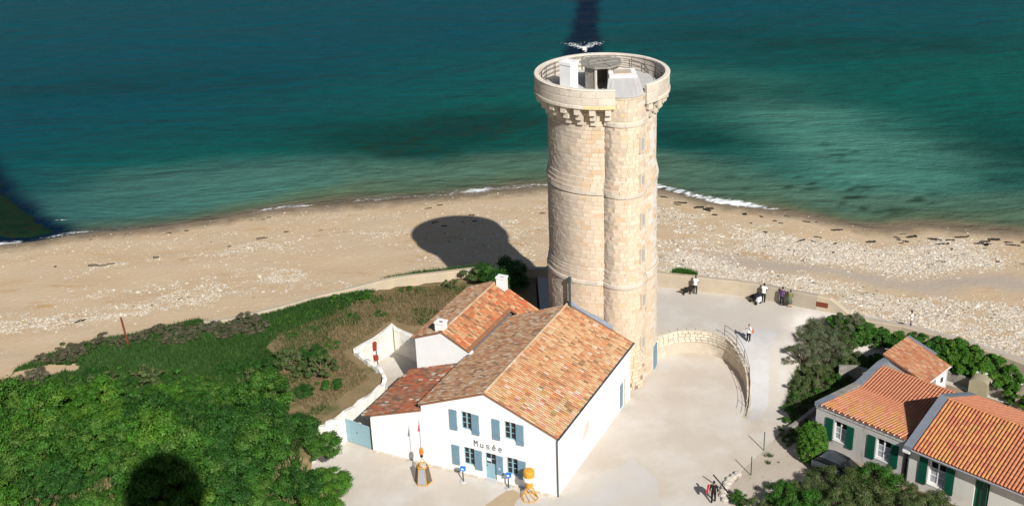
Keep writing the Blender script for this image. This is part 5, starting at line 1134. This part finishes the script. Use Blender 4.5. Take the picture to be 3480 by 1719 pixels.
# ------------------------------------------------------------------ beach stones, wrack, driftwood
def stones_mesh():
    g = np.random.default_rng(11); n = 900000; x = g.uniform(-74, 74, n); y = g.uniform(84, 138, n); d = shore_d(x, y)
    ins = inpoly(x, y, BANK) | inpoly(x, y, COAST + [(900, -3000), (-900, -3000)]); ok = (d > .3) & ~ins
    cd = segdist(x, y, COAST)
    nz = fbm(x * .15, y * .45, 4); nf = fbm(x * .7, y * 1.2, 14, 3); den = np.full(n, .008)
    lf = 1 - sstep(8, 14, x); rg = 1 - lf
    bm = lambda lo, hi, w=4: sstep(lo - w, lo, x) * (1 - sstep(hi, hi + w, x))
    for c, wd, a, mk in ((5.0, 2.6, .16, 1), (11.0, 1.2, .50, bm(-44, 0)), (14.5, 1.0, .18, bm(-32, 4)), (18.6, 1.2, .34, bm(-44, -26)), (23.6, 1.4, .75, bm(-70, -29)), (21.3, .9, .55, bm(-33, -21)), (24.5, 1.0, .2, bm(-25, 0))):
        den += lf * a * mk * np.exp(-((d - c - (nz - .5) * 5) / wd) ** 2) * sstep(.34, .58, nf + (nz - .5) * .5) * 1.4
    den += lf * .38 * sstep(-13, -3, x) * np.exp(-((d - 18) / 6.5) ** 2) * sstep(.40, .62, nf)
    big = np.exp(-(np.maximum(np.abs(d - 11.6 + (x - 31) * .26 * (x > 31) + (nz - .5) * 3) - 2.2, 0) / 1.5) ** 2) * sstep(23, 27.5, x) * (1 - sstep(47, 52, x)); den += rg * big * .95
    low = sstep(18.0, 20.5, d + (nz - .5) * 4) * (1 - sstep(29, 33, d)); den += rg * low * .85 * sstep(.22, .46, nf) * sstep(14, 18, x)
    den += rg * .16 * np.exp(-((d - 6) / 2.2) ** 2) * sstep(.40, .6, nf); den += rg * .5 * (1 - sstep(22, 27, x)) * sstep(.34, .56, nf) * sstep(5, 8, d)
    ring = np.exp(-((np.hypot(x + 23.2, (y - 114.5)) - 1.5) / .35) ** 2); den += ring * 1.2
    den *= (1 - .8 * beach_grey(x, y) * (big < .3))
    k = ok & (g.random(n) < den * .62); x, y, d, cd, big = x[k], y[k], d[k], cd[k], big[k]; n = len(x)
    s = np.clip(g.lognormal(-2.62, .45, n), .03, .30) * np.where(x > 9, .92, .72) * (.75 + .25 * sstep(2, 10, d)); z = beach_z(x, y)
    base = np.array([(1, 0, 0), (0, 1, 0), (-1, 0, 0), (0, -1, 0), (.15, .1, 1), (0, 0, -1)], float); F = np.array([(0, 1, 4), (1, 2, 4), (2, 3, 4), (3, 0, 4)])
    v = base[None] * (1 + .35 * g.normal(size=(n, 6, 1))) * np.stack([s * g.uniform(.8, 1.6, n), s, s * g.uniform(.35, .7, n)], -1)[:, None, :]
    a = g.uniform(0, 6.28, n); c_, s_ = np.cos(a)[:, None], np.sin(a)[:, None]; vx = v[..., 0] * c_ - v[..., 1] * s_; vy = v[..., 0] * s_ + v[..., 1] * c_
    v = np.stack([vx + x[:, None], vy + y[:, None], v[..., 2] + z[:, None] + .01], -1)[:, :5].reshape(-1, 3)
    f = (F[None] + (np.arange(n) * 5)[:, None, None]).reshape(-1, 3); cols = np.repeat(g.uniform(.72, 1.15, (n, 1)) * np.array([1, .98, .94]), 4, 0)
    dk = np.repeat(g.random(n) < .05, 4); cols[dk] *= .35
    return fast_mesh("pebbles", v, f, m_pebble, cols), n
me, nst = stones_mesh(); tag(link("beach_pebbles", me), "white pebbles and stones scattered in bands over the beach", "pebbles", None, "stuff")
wp = []
for s in range(4):
    g = random.Random(40 + s); mb = MB()
    mb.obox((0, 0, .03), (1.0, .12, .05))
    for i in range(26):
        x = max(-.62, min(.62, g.gauss(0, .34))); y = g.gauss(0, .05); mb.obox((x, y, .03 + g.random() * .05), (g.uniform(.15, .4), g.uniform(.1, .2), g.uniform(.08, .14)), g.uniform(-.7, .7), g.uniform(-.3, .3), g.uniform(-.3, .3))
    o = mb.build("seaweed_clump", m_weed); wp.append(o)
pts = []
for i in range(52):
    x = rng.uniform(17.5, 55); d = rng.gauss(3.4, .8) if rng.random() < .75 else rng.uniform(1.5, 11); pts.append((x, d))
for i in range(30):
    x = rng.uniform(-52, 12); d = rng.choice([rng.gauss(9, .7), rng.gauss(26, 1.0), rng.gauss(3, .6), rng.uniform(4, 28)]); pts.append((x, d))
for i, (x, d) in enumerate(pts):
    y = float(shore_y(x)) - d / .97
    if segdist(np.array(x), np.array(y), COAST) < 2: continue
    o = wp[i % 4] if i < 4 else dup(wp[i % 4]); s_ = rng.uniform(.45, 1.1) * (.9 if x > 10 else .6); o.location = (x, y, float(beach_z(np.array(x), np.array(y)))); o.rotation_euler = (0, 0, -.25 * (x > 10) + .12 * (x <= 10) + rng.gauss(0, .25)); o.scale = (s_ * rng.choice((.35, .6, .9, 1.2)), s_ * rng.uniform(.6, 1.6), s_)
    tag(o, "dark clump of seaweed on the right hand beach" if x > 10 else "dark clump of seaweed on the left hand beach", "seaweed", "seaweed clumps right of the tower" if x > 10 else "seaweed clumps left of the tower")
def drift(pts_, r_, lab):
    p0 = pts_[0]; mb = MB(); mb.tube([(x - p0[0], y - p0[1], .08 + .03 * math.sin(i * 2)) for i, (x, y) in enumerate(pts_)], r_, 6, r_end=r_ * .5); o = mb.build("driftwood_branch", m_wood); o.location = (p0[0], p0[1], float(beach_z(np.array(p0[0]), np.array(p0[1])))); tag(o, lab, "driftwood")
drift([(-45.2, 119.8), (-44.4, 119.9), (-43.9, 119.7), (-43.2, 120.0), (-42.4, 120.2)], .13, "long dark driftwood branch lying on the left beach")
drift([(-28.2, 125.4), (-27.5, 125.6), (-27.0, 125.7)], .12, "short dark driftwood log near the water left of the tower shadow")
drift([(-38.6, 121.2), (-38.0, 121.3)], .16, "stubby dark driftwood piece right of the long branch")

# ------------------------------------------------------------------ groyne and boat
gx = np.arange(-90, -48, .7); gy = np.arange(127, 170, .7); GX, GY = np.meshgrid(gx, gy); gin = np.where(inpoly(GX, GY, GRP), 1., -1.) * segdist(GX, GY, GRP + GRP[:1])
gzz = WATER - .30 + .75 * sstep(-2.6, 1.4, gin + (fbm(GX * .5, GY * .5, 6) - .5) * 2.5) * (.4 + .8 * fbm(GX * .28, GY * .28, 5)) - .25 * (gin < 0); idx_ = np.arange(GX.size).reshape(GX.shape); fq = np.stack([idx_[:-1, :-1], idx_[:-1, 1:], idx_[1:, 1:], idx_[1:, :-1]], -1)[(gin[:-1, :-1] > -1)]
m_alga = M("algae_rock", (.004, .012, .008), (.007, .030, .012), .5, .7, .8, 3, stain=(.014, .012, .008), sscale=.5, sth=(.5, .66), wpos=True, spec=.05)
tag(link("rock_groyne", fast_mesh("rock_groyne", np.stack([GX, GY, gzz], -1).reshape(-1, 3), fq, m_alga, smooth=True)), "low dark algae-covered rock groyne running into the sea at left edge", "groyne")
bt = empty("motor_boat", (13.25, 199.6, WATER), 0, "tiny motor boat with a white wake behind the tower top", "boat"); mb = MB(); sec = [(-2.2, .05, .55, .9), (-1.2, .7, .15, .85), (0, .95, 0, .75), (2.0, .9, 0, .7)]
vv = []
for yy, w, zb, zt in sec: vv += [(-w, yy, zt), (-w * .6, yy, zb), (w * .6, yy, zb), (w, yy, zt)]
mb.add(vv, [(i * 4 + k, (i + 1) * 4 + k, (i + 1) * 4 + (k + 1) % 4, i * 4 + (k + 1) % 4) for i in range(3) for k in range(3)] + [(0, 3, 2, 1), (12, 13, 14, 15)]); mb.build("hull", m_wpaint, bt)
mb = MB(); mb.slab([(-.75, -.9, .62), (.75, -.9, .62), (.8, 1.9, .58), (-.8, 1.9, .58)], (0, 0, .04)); mb.build("deck", M("boat_deck", (.35, .18, .10), None, 4, .6), bt); mb = MB(); mb.slab([(-.5, -.5, .66), (.5, -.5, .66), (.45, .5, .66), (-.45, .5, .66)], (0, .1, .7)); mb.build("cabin", m_wpaint, bt); mb = MB(); mb.obox((0, 2.15, .6), (.35, .35, .8)); mb.build("outboard_motor", m_black, bt); bt.scale = (.6, .6, .6)
mb = MB(); gg = random.Random(5)
for i in range(330):
    t = gg.random() ** .7; sd_ = gg.choice((-1, 1)); x = 13.25 + sd_ * (.3 + t * 1.8) + gg.gauss(0, .15 + .55 * t) + (.5 * t if sd_ > 0 else 0); y = 201.6 + t * 3.6 + gg.gauss(0, .25); r_ = gg.uniform(.03, .13) * (1.2 - .5 * t); a = gg.uniform(0, 6)
    mb.add([(x + r_ * 1.6 * math.cos(a + k * 1.0472) * gg.uniform(.6, 1.2), y + r_ * math.sin(a + k * 1.0472) * gg.uniform(.6, 1.2), WATER + .02 + i * 2e-4) for k in range(6)], [(0, 1, 2, 3, 4, 5)])
tag(mb.build("wake_foam", m_foam), "white foam of the boat's wake spreading in a V", "foam", None, "stuff")

# ------------------------------------------------------------------ things in the courtyard
by = empty("lantern_buoy", (-6.8, 72.15, 0), -.3, "yellow framed buoy cage with grey panels and a flagged pole before the museum", "buoy")
nb = 6; bot = [(.62 * math.cos(t), .62 * math.sin(t), .05) for t in np.linspace(.2, .2 + 2 * math.pi, nb + 1)[:-1]]; top = [(.42 * math.cos(t), .42 * math.sin(t), 1.35) for t in np.linspace(.2, .2 + 2 * math.pi, nb + 1)[:-1]]
mb = MB(); mb.tube(bot + bot[:1], .035, 6); mb.build("base_ring", m_yellow, by); mb = MB(); mb.tube(top + top[:1], .035, 6); mb.build("top_ring", m_yellow, by)
for p, q in zip(bot, top): mb = MB(); mb.tube([p, q], .03, 6); mb.build("upright", m_yellow, by)
for p in top[::2]: mb = MB(); mb.tube([p, (0, 0, 1.95)], .025, 6); mb.build("top_strut", m_yellow, by)
for i in (2, 3, 4, 5, 0):
    a, b, c, d = [Vector(v) for v in (bot[i], bot[(i + 1) % nb], top[(i + 1) % nb], top[i])]; ce = (a + b + c + d) / 4; mb = MB()
    q = [ce + (v - ce) * .88 for v in (a, b, c, d)]; mb.slab(q, tuple(Vector((ce.x, ce.y, 0)).normalized() * .03)); mb.build("panel", m_panel if i in (4, 0) else M("brown_panel", (.14, .11, .085), (.10, .08, .06), 4, .7), by)
mb = MB(); mb.tube([(0, 0, 1.9), (0, 0, 5.0)], .018, 6); mb.build("pole", m_iron, by)
mb = MB(); mb.lathe([(.03, 2.2), (.13, 2.3), (.15, 2.5), (.13, 2.72), (.03, 2.85)], 12); mb.build("float", m_orange, by, True); mb = MB(); mb.lathe([(.05, 2.02), (.11, 2.08), (.11, 2.2), (.05, 2.2)], 10); mb.build("collar", m_black, by)
mb = MB(); mb.slab([(.02, 0, 4.15), (.0, 0, 4.95), (-.16, 0, 4.1)], (0, .01, 0)); mb.build("flag", M("red_flag", (.5, .05, .06), None, 3, .8), by)
b2 = empty("topmark_buoy", (.58, 69.72, 0), 0, "yellow buoy with conical frame and round drum top by the museum corner", "buoy")
bot = [(.58 * math.cos(t), .58 * math.sin(t), .04) for t in np.linspace(0, 2 * math.pi, 9)[:-1]]; mb = MB(); mb.tube(bot + bot[:1], .035, 6); mb.build("base_ring", m_yellow, b2)
for p in bot: mb = MB(); mb.tube([p, (p[0] * .35, p[1] * .35, .95)], .028, 6); mb.build("upright", m_yellow, b2)
mb = MB(); mb.lathe([(.2, .9), (.24, .95), (.24, 1.42), (.18, 1.46)], 16); mb.build("neck", m_yellow, b2, False); mb = MB(); mb.lathe([(.2, 1.46), (.40, 1.5), (.42, 1.74), (.38, 1.78)], 20); mb.build("white_band", m_wpaint, b2); mb = MB(); mb.lathe([(.36, 1.78), (.38, 1.8), (.38, 2.22), (.34, 2.28), (.05, 2.32)], 20); mb.build("drum", m_yellow, b2)
for i, (x, y, lab) in enumerate(((-4.0, 71.95, "blue box on a green post left of the museum door"), (-.85, 70.95, "blue box on a green post right of the museum door"))):
    p = empty("information_post", (x, y, 0), -.3, lab, "post"); mb = MB(); mb.lathe([(.24, 0), (.24, .06), (.2, .08)], 14); mb.build("foot", m_concl, p); mb = MB(); mb.tube([(0, 0, .06), (0, 0, .95)], .045, 8); mb.build("post", m_dgreen, p)
    mb = MB(); mb.obox((.03, -.02, 1.12), (.36, .2, .30), 0, -.25); mb.build("box", m_bluebox, p); mb = MB(); mb.obox((.03, -.128, 1.13), (.16, .012, .10), 0, -.25); mb.build("label_plate", m_wpaint, p)
rpole = empty("marker_pole", (-31.8, 89.8, 1.9), 0, "rusty red iron pole standing in the bank shrubs by the beach", "pole"); mb = MB(); mb.tube([(0, 0, -.2), (-.25, .05, 2.9)], .09, 8); mb.build("shaft", m_rust, rpole)
for i, (x, y, lab) in enumerate(((17.5, 74.4, "thin dark fence post farther from the camera by the sandy corner"), (16.0, 71.4, "thin dark fence post nearer the camera by the sandy corner"))):
    mb = MB(); mb.tube([(0, 0, -.1), (0, 0, 1.55)], .035, 6); o = mb.build("fence_post", m_dgreen); o.location = (x, y, 0); tag(o, lab, "post", "fence posts at the corner")
for i, (x, y) in enumerate(((15.1, 71.5), (14.75, 71.2), (14.42, 70.9), (14.2, 70.45), (14.0, 70.05), (13.8, 69.6), (13.65, 69.1), (13.75, 68.6))):
    g = random.Random(i); mb = MB(); mb.lathe([(.02, -.05), (.24, .0), (.27, .12), (.18, .23), (.02, .26)], 9); mb.v = [(a * g.uniform(.8, 1.25), b * g.uniform(.8, 1.25), c * g.uniform(.85, 1.1)) for a, b, c in mb.v]; mb.c = [(.50, .46, .40)] * len(mb.f)
    o = mb.build("edging_stone", m_stone); o.location = (x, y, 0); o.rotation_euler = (0, 0, i); tag(o, "white boulder in the row edging the garden by the bottom walker", "stone", "row of edging boulders")
br = empty("leaning_board", (13.9, 69.9, 0), 0, "dark pole leaning over the edging boulders beside the walker", "pole"); mb = MB(); mb.tube([(.2, -.6, .1), (-.75, .35, 1.0)], .05, 6); mb.build("shaft", m_black, br)

# parked car in front of the cottage
car = empty("parked_car", (22.1, 70.75, 0), HA + math.pi, "dark grey parked car half hidden by shrubs in front of the cottage", "car")
def loft(secs, name, mat, parent, smooth=True):
    mb = MB(); n = len(secs[0]); mb.add([p for s in secs for p in s], [(i * n + k, (i + 1) * n + k, (i + 1) * n + (k + 1) % n, i * n + (k + 1) % n) for i in range(len(secs) - 1) for k in range(n)] + [tuple(range(n - 1, -1, -1)), tuple(range((len(secs) - 1) * n, len(secs) * n))]); return mb.build(name, mat, parent, smooth)
def csec(x, w, zb, zt, r=.12): return [(x, -w, zb), (x, -w, zt - r), (x, -w + r, zt), (x, w - r, zt), (x, w, zt - r), (x, w, zb)]
m_car = M("car_paint", (.045, .055, .06), None, 2, .28, spec=.6)
loft([csec(-2.0, .70, .35, .72), csec(-1.85, .80, .28, .86), csec(-.9, .84, .25, .96), csec(.6, .85, .25, .99), csec(1.6, .83, .25, .98), csec(1.95, .76, .3, .9)], "body", m_car, car)
loft([csec(-1.0, .74, .94, .99, .04), csec(-.35, .66, .95, 1.40), csec(.9, .66, .95, 1.46), csec(1.5, .66, .95, 1.36), csec(1.85, .70, .9, .96, .04)], "cabin_glass", m_glass, car)
loft([csec(-.28, .60, 1.37, 1.425, .03), csec(.3, .63, 1.4, 1.475, .03), csec(.95, .63, 1.4, 1.485, .03), csec(1.4, .60, 1.34, 1.41, .03)], "roof", m_car, car)
for x in (-1.3, 1.25):
    for y in (-.8, .8):
        mb = MB(); mb.lathe([(.1, -.09), (.31, -.09), (.31, .09), (.1, .09)], 18); w = mb.build("wheel", m_black, car); w.location = (x, y, .31); w.rotation_euler = (math.pi / 2, 0, 0)
        mb = MB(); mb.lathe([(.02, -.1), (.19, -.1), (.19, .1), (.02, .1)], 12); mb.build("rim", m_panel, w)
for y in (-.55, .55): mb = MB(); mb.obox((-1.93, y, .62), (.12, .34, .14)); mb.build("headlight", m_wpaint, car)

# ------------------------------------------------------------------ people
def person(name, loc, rz, h, label, top, bottom, hair, pose, skirt=False, sleeves=.55, shoes=(.02, .02, .02), legs_bare=False, long_hair=False, hood=None):
    """pose: lean, arms = ((elbow),(hand)) left/right in body units for a 1.75 m figure, stride"""
    root = empty(name, loc, rz, label, "person"); k = h / 1.75; ln = pose.get('lean', 0.0); st = pose.get('stride', 0.0); hip = pose.get('hip', 0.0)
    def T(p):          # lean the torso about the hips
        x, y, z = p; dz = z - .95; return (x, y * math.cos(ln) + dz * math.sin(ln) + hip, .95 + dz * math.cos(ln) - y * math.sin(ln))
    V = []; Eg = []; Rd = []; part = []
    def add(p, r_, par, pt, t=True):
        V.append(T(p) if t else (p[0], p[1] + 0, p[2])); Rd.append(r_); part.append(pt)
        if par is not None: Eg.append((par, len(V) - 1))
        return len(V) - 1
    pel = add((0, 0, .95), (.155, .115), None, 'hip'); wa = add((0, 0, 1.10), (.135, .10), pel, 'torso'); ch = add((0, .0, 1.30), (.165, .115), wa, 'torso'); nb_ = add((0, -.01, 1.45), (.09, .08), ch, 'torso')
    nk = add((0, .0, 1.53), (.052, .055), nb_, 'neck'); hd = pose.get('head', 0.02); h1 = add((0, hd, 1.60), (.07, .085), nk, 'head'); h2_ = add((0, hd + .005, 1.68), (.078, .095), h1, 'head'); h3 = add((0, hd - .01, 1.745), (.05, .06), h2_, 'head')
    add((0, hd + .115, 1.63), (.014, .014), h1, 'head')
    for i, s in enumerate((-1, 1)):
        el, ha = pose['arms'][i]; sh_ = add((s * .185, 0, 1.42), (.062, .062), ch, 'uarm'); e_ = add(el, (.045, .045), sh_, 'larm'); w_ = add(ha, (.030, .026), e_, 'larm')
        dv = (Vector(ha) - Vector(el)).normalized(); sd_ = dv.cross(Vector((0, 0, 1))); sd_ = sd_.normalized() if sd_.length > .1 else Vector((1, 0, 0)); pm = add(tuple(Vector(ha) + dv * .08), (.036, .016), w_, 'hand')
        for q, fl in ((-1.5, .065), (-.5, .08), (.5, .078), (1.5, .06)):
            a_ = add(tuple(Vector(ha) + dv * .115 + sd_ * q * .018), (.009, .009), pm, 'hand'); add(tuple(Vector(ha) + dv * (.115 + fl) + sd_ * q * .019 - Vector((0, 0, .025))), (.007, .007), a_, 'hand')
        add(tuple(Vector(ha) + dv * .07 + sd_ * .055 * -s), (.010, .010), w_, 'hand')
        hp = add((s * .09, 0, .88), (.088, .092), pel, 'leg'); fy = st * s; kn = add((s * .10, fy * .55 + .02, .49), (.058, .062), hp, 'leg', False); an = add((s * .105, fy - .02 - .03 * abs(st), .085), (.038, .042), kn, 'ankle', False)
        add((s * .115, fy + .14, .035), (.036, .028), an, 'foot', False); V[hp] = (s * .09, hip, .88)
    me = bpy.data.meshes.new("body"); me.from_pydata(V, Eg, []); o = link("body", me, root)
    md = o.modifiers.new("skin", 'SKIN'); sv = me.skin_vertices[0].data
    for i, r_ in enumerate(Rd): sv[i].radius = r_
    sv[0].use_root = True; ss_ = o.modifiers.new("sub", 'SUBSURF'); ss_.levels = 1
    bpy.context.view_layer.update(); m2 = bpy.data.meshes.new_from_object(o.evaluated_get(bpy.context.evaluated_depsgraph_get())); o.modifiers.clear(); o.data = m2; m2.materials.clear(); m2.materials.append(m_skin)
    m2.polygons.foreach_set("use_smooth", [True] * len(m2.polygons)); o.scale = (k, k, k)
    segs = [(Vector(V[a]), Vector(V[b]), part[b], part[a]) for a, b in Eg]; co = [v.co.copy() for v in m2.vertices]; nor = [v.normal.copy() for v in m2.vertices]
    def cls(c):
        best = None
        for a, b, pb, pa in segs:
            t = max(0, min(1, (c - a).dot(b - a) / max((b - a).length_squared, 1e-9))); dd = (a + (b - a) * t - c).length
            if best is None or dd < best[0]: best = (dd, pb, t)
        return best[1], best[2]
    fc = [cls(p.center.copy()) for p in m2.polygons]
    def garment(nm, test, off, mat):
        ids = [i for i, p in enumerate(m2.polygons) if test(fc[i], p.center)]
        if not ids: return
        used = {}; vv = []; ff = []
        for i in ids:
            f = []
            for vi in m2.polygons[i].vertices:
                if vi not in used: used[vi] = len(vv); vv.append(tuple((co[vi] + nor[vi] * off) * k))
                f.append(used[vi])
            ff.append(tuple(f))
        mb = MB(); mb.add(vv, ff); return mb.build(nm, mat, root, True)
    ct = cloth("cloth_top", top); cb = cloth("cloth_bottom", bottom)
    garment("shirt", lambda c, p: c[0] in ('torso', 'uarm') or (c[0] == 'hip' and p.z > .9) or (c[0] == 'larm' and c[1] < sleeves) or (c[0] == 'leg' and p.z > .93), .018, ct)
    if not skirt: garment("trousers", lambda c, p: c[0] in ('leg', 'ankle', 'hip') and p.z < .96 and p.z > .07, .016, cb)
    else: mb = MB(); mb.lathe([(.17 * k, 1.0 * k), (.20 * k, .85 * k), (.25 * k, .48 * k), (.235 * k, .48 * k), (.15 * k, .98 * k)], 16, (0, hip * k, 0)); mb.build("skirt", cb, root, True)
    garment("shoes", lambda c, p: c[0] == 'foot' or (c[0] == 'ankle' and p.z < .10), .012, cloth("shoe", shoes))
    hv = Vector(T((0, pose.get('head', .02), 1.66)))
    garment("hair", lambda c, p: c[0] == 'head' and ((p - hv).z > .035 or (p - hv).y < (-.0 if not long_hair else .03)), .016, cloth("hair", hair))
    for s in (-1, 1): mb = MB(); q = Vector(T((s * .033, pose.get('head', .02) + .088, 1.665))) * k; mb.lathe([(.001, -.01), (.011, 0), (.001, .01)], 6, tuple(q)); mb.build("eye", m_black, root)
    return root
wall_arms = (((-.27, .20, 1.18), (-.20, .42, 1.12)), ((.27, .20, 1.18), (.20, .42, 1.12)))
down = (((-.25, -.02, 1.15), (-.26, .08, .90)), ((.25, -.02, 1.15), (.26, .08, .90)))
def face_wall(x, y):      # direction the wall's seaward normal points to, as rotation of +Y
    d = [(segdist(np.array(x), np.array(y), [a, b]), a, b) for a, b in zip(WALL[:-1], WALL[1:])]; _, a, b = min(d, key=lambda t: t[0]); ang = math.atan2(b[1] - a[1], b[0] - a[0]); return ang
WH = (.78, .78, .78); DK = (.012, .02, .02)
p1 = person("person", (15.75, 95.75, 2.0), face_wall(15.7, 95.8), 1.76, "person in white T-shirt leaning on the sea wall beside a black dog", WH, (.03, .035, .035), (.05, .03, .02), dict(lean=.22, arms=wall_arms, hip=-.08))
p2 = person("person", (21.25, 93.7, 2.0), face_wall(21.2, 93.7), 1.80, "person in white T-shirt and dark trousers at the wall beside a pushchair", WH, (.008, .018, .016), (.02, .015, .012), dict(lean=.22, arms=wall_arms, hip=-.08))
p3 = person("person", (22.65, 92.95, 2.0), face_wall(22.6, 92.9), 1.78, "person in purple top and dark trousers leaning on the wall", (.085, .045, .12), (.012, .012, .016), (.02, .015, .012), dict(lean=.26, arms=wall_arms, hip=-.1), sleeves=.95)
p4 = person("person", (23.25, 92.6, 2.0), face_wall(23.2, 92.6), 1.62, "person in olive top and grey-green skirt at the wall beside the purple top", (.17, .19, .07), (.11, .14, .10), (.02, .015, .012), dict(lean=.2, arms=wall_arms, hip=-.08, stride=.06), skirt=True)
p5 = person("person", (18.7, 86.95, tz(18.7, 86.95) + .012), 2.75, 1.64, "person in white top and black trousers holding a camera on the ramp", (.76, .76, .74), (.008, .008, .009), (.16, .07, .03), dict(lean=.02, arms=(((-.26, .10, 1.20), (-.09, .24, 1.50)), ((.26, .10, 1.20), (.09, .24, 1.50)))), sleeves=.9, shoes=(.7, .7, .7))
bag = empty("shoulder_bag", (18.7, 86.95, tz(18.7, 86.95)), 2.75, "orange-brown shoulder bag worn by the person with the camera", "bag"); mb = MB(); mb.slab([(-.27, -.16, .92), (-.27, .14, .92), (-.25, .12, 1.2), (-.25, -.14, 1.2)], (-.10, 0, 0)); mb.build("pouch", M("bag_leather", (.50, .13, .05), None, 5, .6), bag); mb = MB(); mb.tube([(-.3, -.1, 1.2), (-.19, -.03, 1.42), (-.3, .1, 1.2)], .012, 5); mb.build("strap", bpy.data.materials["bag_leather"], bag)
p6 = person("person", (12.9, 68.45, 0), -.25, 1.70, "person in black coat with a red bag walking near the bottom edge", (.012, .012, .014), (.006, .006, .007), (.02, .014, .01), dict(lean=.08, arms=down, stride=.12), sleeves=1.1)
rbag = empty("hand_bag", (12.9, 68.45, 0), -.25, "red bag carried by the walker in the black coat", "bag"); mb = MB(); mb.slab([(-.36, -.20, .82), (-.36, .16, .82), (-.30, .12, 1.32), (-.30, -.16, 1.32)], (-.13, 0, 0)); mb.build("pouch", M("red_bag", (.42, .015, .025), None, 5, .6), rbag); mb = MB(); mb.tube([(-.34, -.1, 1.32), (-.2, -.02, 1.46), (-.34, .08, 1.32)], .014, 5); mb.build("strap", bpy.data.materials["red_bag"], rbag)
p7 = person("person", (32.75, 89.85, 1.0), 1.0, 1.68, "person in a white top walking behind the hedge beside the beach", (.74, .74, .72), (.25, .25, .27), (.015, .012, .01), dict(lean=.05, arms=down, stride=.1))
# dog
dog = empty("dog", (15.05, 95.7, 2.0), 0.25 + math.pi / 2 + math.pi, "shaggy black dog standing by the sea wall", "dog")
V = [(0, -.30, .52), (0, 0, .50), (0, .28, .54), (0, .42, .64), (0, .54, .70), (0, .68, .66), (0, -.44, .56), (0, -.62, .66)]; Rr = [(.18, .19), (.19, .20), (.20, .22), (.16, .16), (.13, .13), (.07, .07), (.09, .09), (.06, .06)]; Ed = [(0, 1), (1, 2), (2, 3), (3, 4), (4, 5), (0, 6), (6, 7)]
for s in (-1, 1):
    b = len(V); V += [(s * .09, .27, .42), (s * .09, .25, .22), (s * .09, .27, .03), (s * .09, -.28, .42), (s * .10, -.22, .30), (s * .09, -.36, .18), (s * .09, -.32, .03), (s * .07, .50, .79), (s * .10, .48, .72)]; Rr += [(.06, .07), (.04, .04), (.04, .045), (.07, .09), (.055, .06), (.035, .035), (.04, .045), (.025, .03), (.02, .03)]
    Ed += [(2, b), (b, b + 1), (b + 1, b + 2), (0, b + 3), (b + 3, b + 4), (b + 4, b + 5), (b + 5, b + 6), (4, b + 7), (b + 7, b + 8)]
me = bpy.data.meshes.new("body"); me.from_pydata(V, Ed, []); o = link("body", me, dog); o.modifiers.new("skin", 'SKIN'); sv = me.skin_vertices[0].data
for i, r_ in enumerate(Rr): sv[i].radius = r_
sv[1].use_root = True; o.modifiers.new("sub", 'SUBSURF').levels = 1; bpy.context.view_layer.update(); m2 = bpy.data.meshes.new_from_object(o.evaluated_get(bpy.context.evaluated_depsgraph_get())); o.modifiers.clear(); o.data = m2; m2.materials.clear(); m2.materials.append(M("black_fur", (.008, .007, .006), (.016, .013, .011), 20, .8, .6, 30)); m2.polygons.foreach_set("use_smooth", [True] * len(m2.polygons))
# pushchair
pc = empty("pushchair", (20.55, 93.65, 2.0), .6, "black and white pushchair parked against the sea wall", "pushchair")
for x, y in ((-.27, -.32), (.27, -.32), (-.22, .38), (.22, .38)):
    mb = MB(); mb.lathe([(.05, -.03), (.14, -.03), (.14, .03), (.05, .03)], 14); w = mb.build("wheel", m_black, pc); w.location = (x, y, .14); w.rotation_euler = (0, math.pi / 2, 0)
for s in (-1, 1): mb = MB(); mb.tube([(s * .25, .38, .15), (s * .24, -.05, .55), (s * .24, -.5, 1.02)], .017, 6); mb.tube([(s * .27, -.32, .15), (s * .24, .0, .55)], .017, 6); mb.build("frame", m_iron, pc)
mb = MB(); mb.tube([(-.24, -.5, 1.02), (.24, -.5, 1.02)], .02, 6); mb.build("handle", m_black, pc)
mb = MB(); mb.lathe([(.02, .38), (.24, .36), (.32, .22), (.34, 0), (.30, 0), (.28, .2), (.2, .32), (.02, .34)], 16, (0, -.08, .62), cap=False, a0=math.pi, a1=2 * math.pi); mb.build("hood", cloth("pram_black", (.01, .011, .016)), pc, True)
mb = MB(); mb.slab([(-.22, -.2, .42), (.22, -.2, .42), (.22, .42, .40), (-.22, .42, .40)], (0, 0, .26)); mb.build("seat", bpy.data.materials["pram_black"], pc); mb = MB(); mb.slab([(-.2, -.52, .3), (.2, -.52, .3), (.2, -.28, .3), (-.2, -.28, .3)], (0, 0, .42)); mb.build("white_bag", m_wpaint, pc)
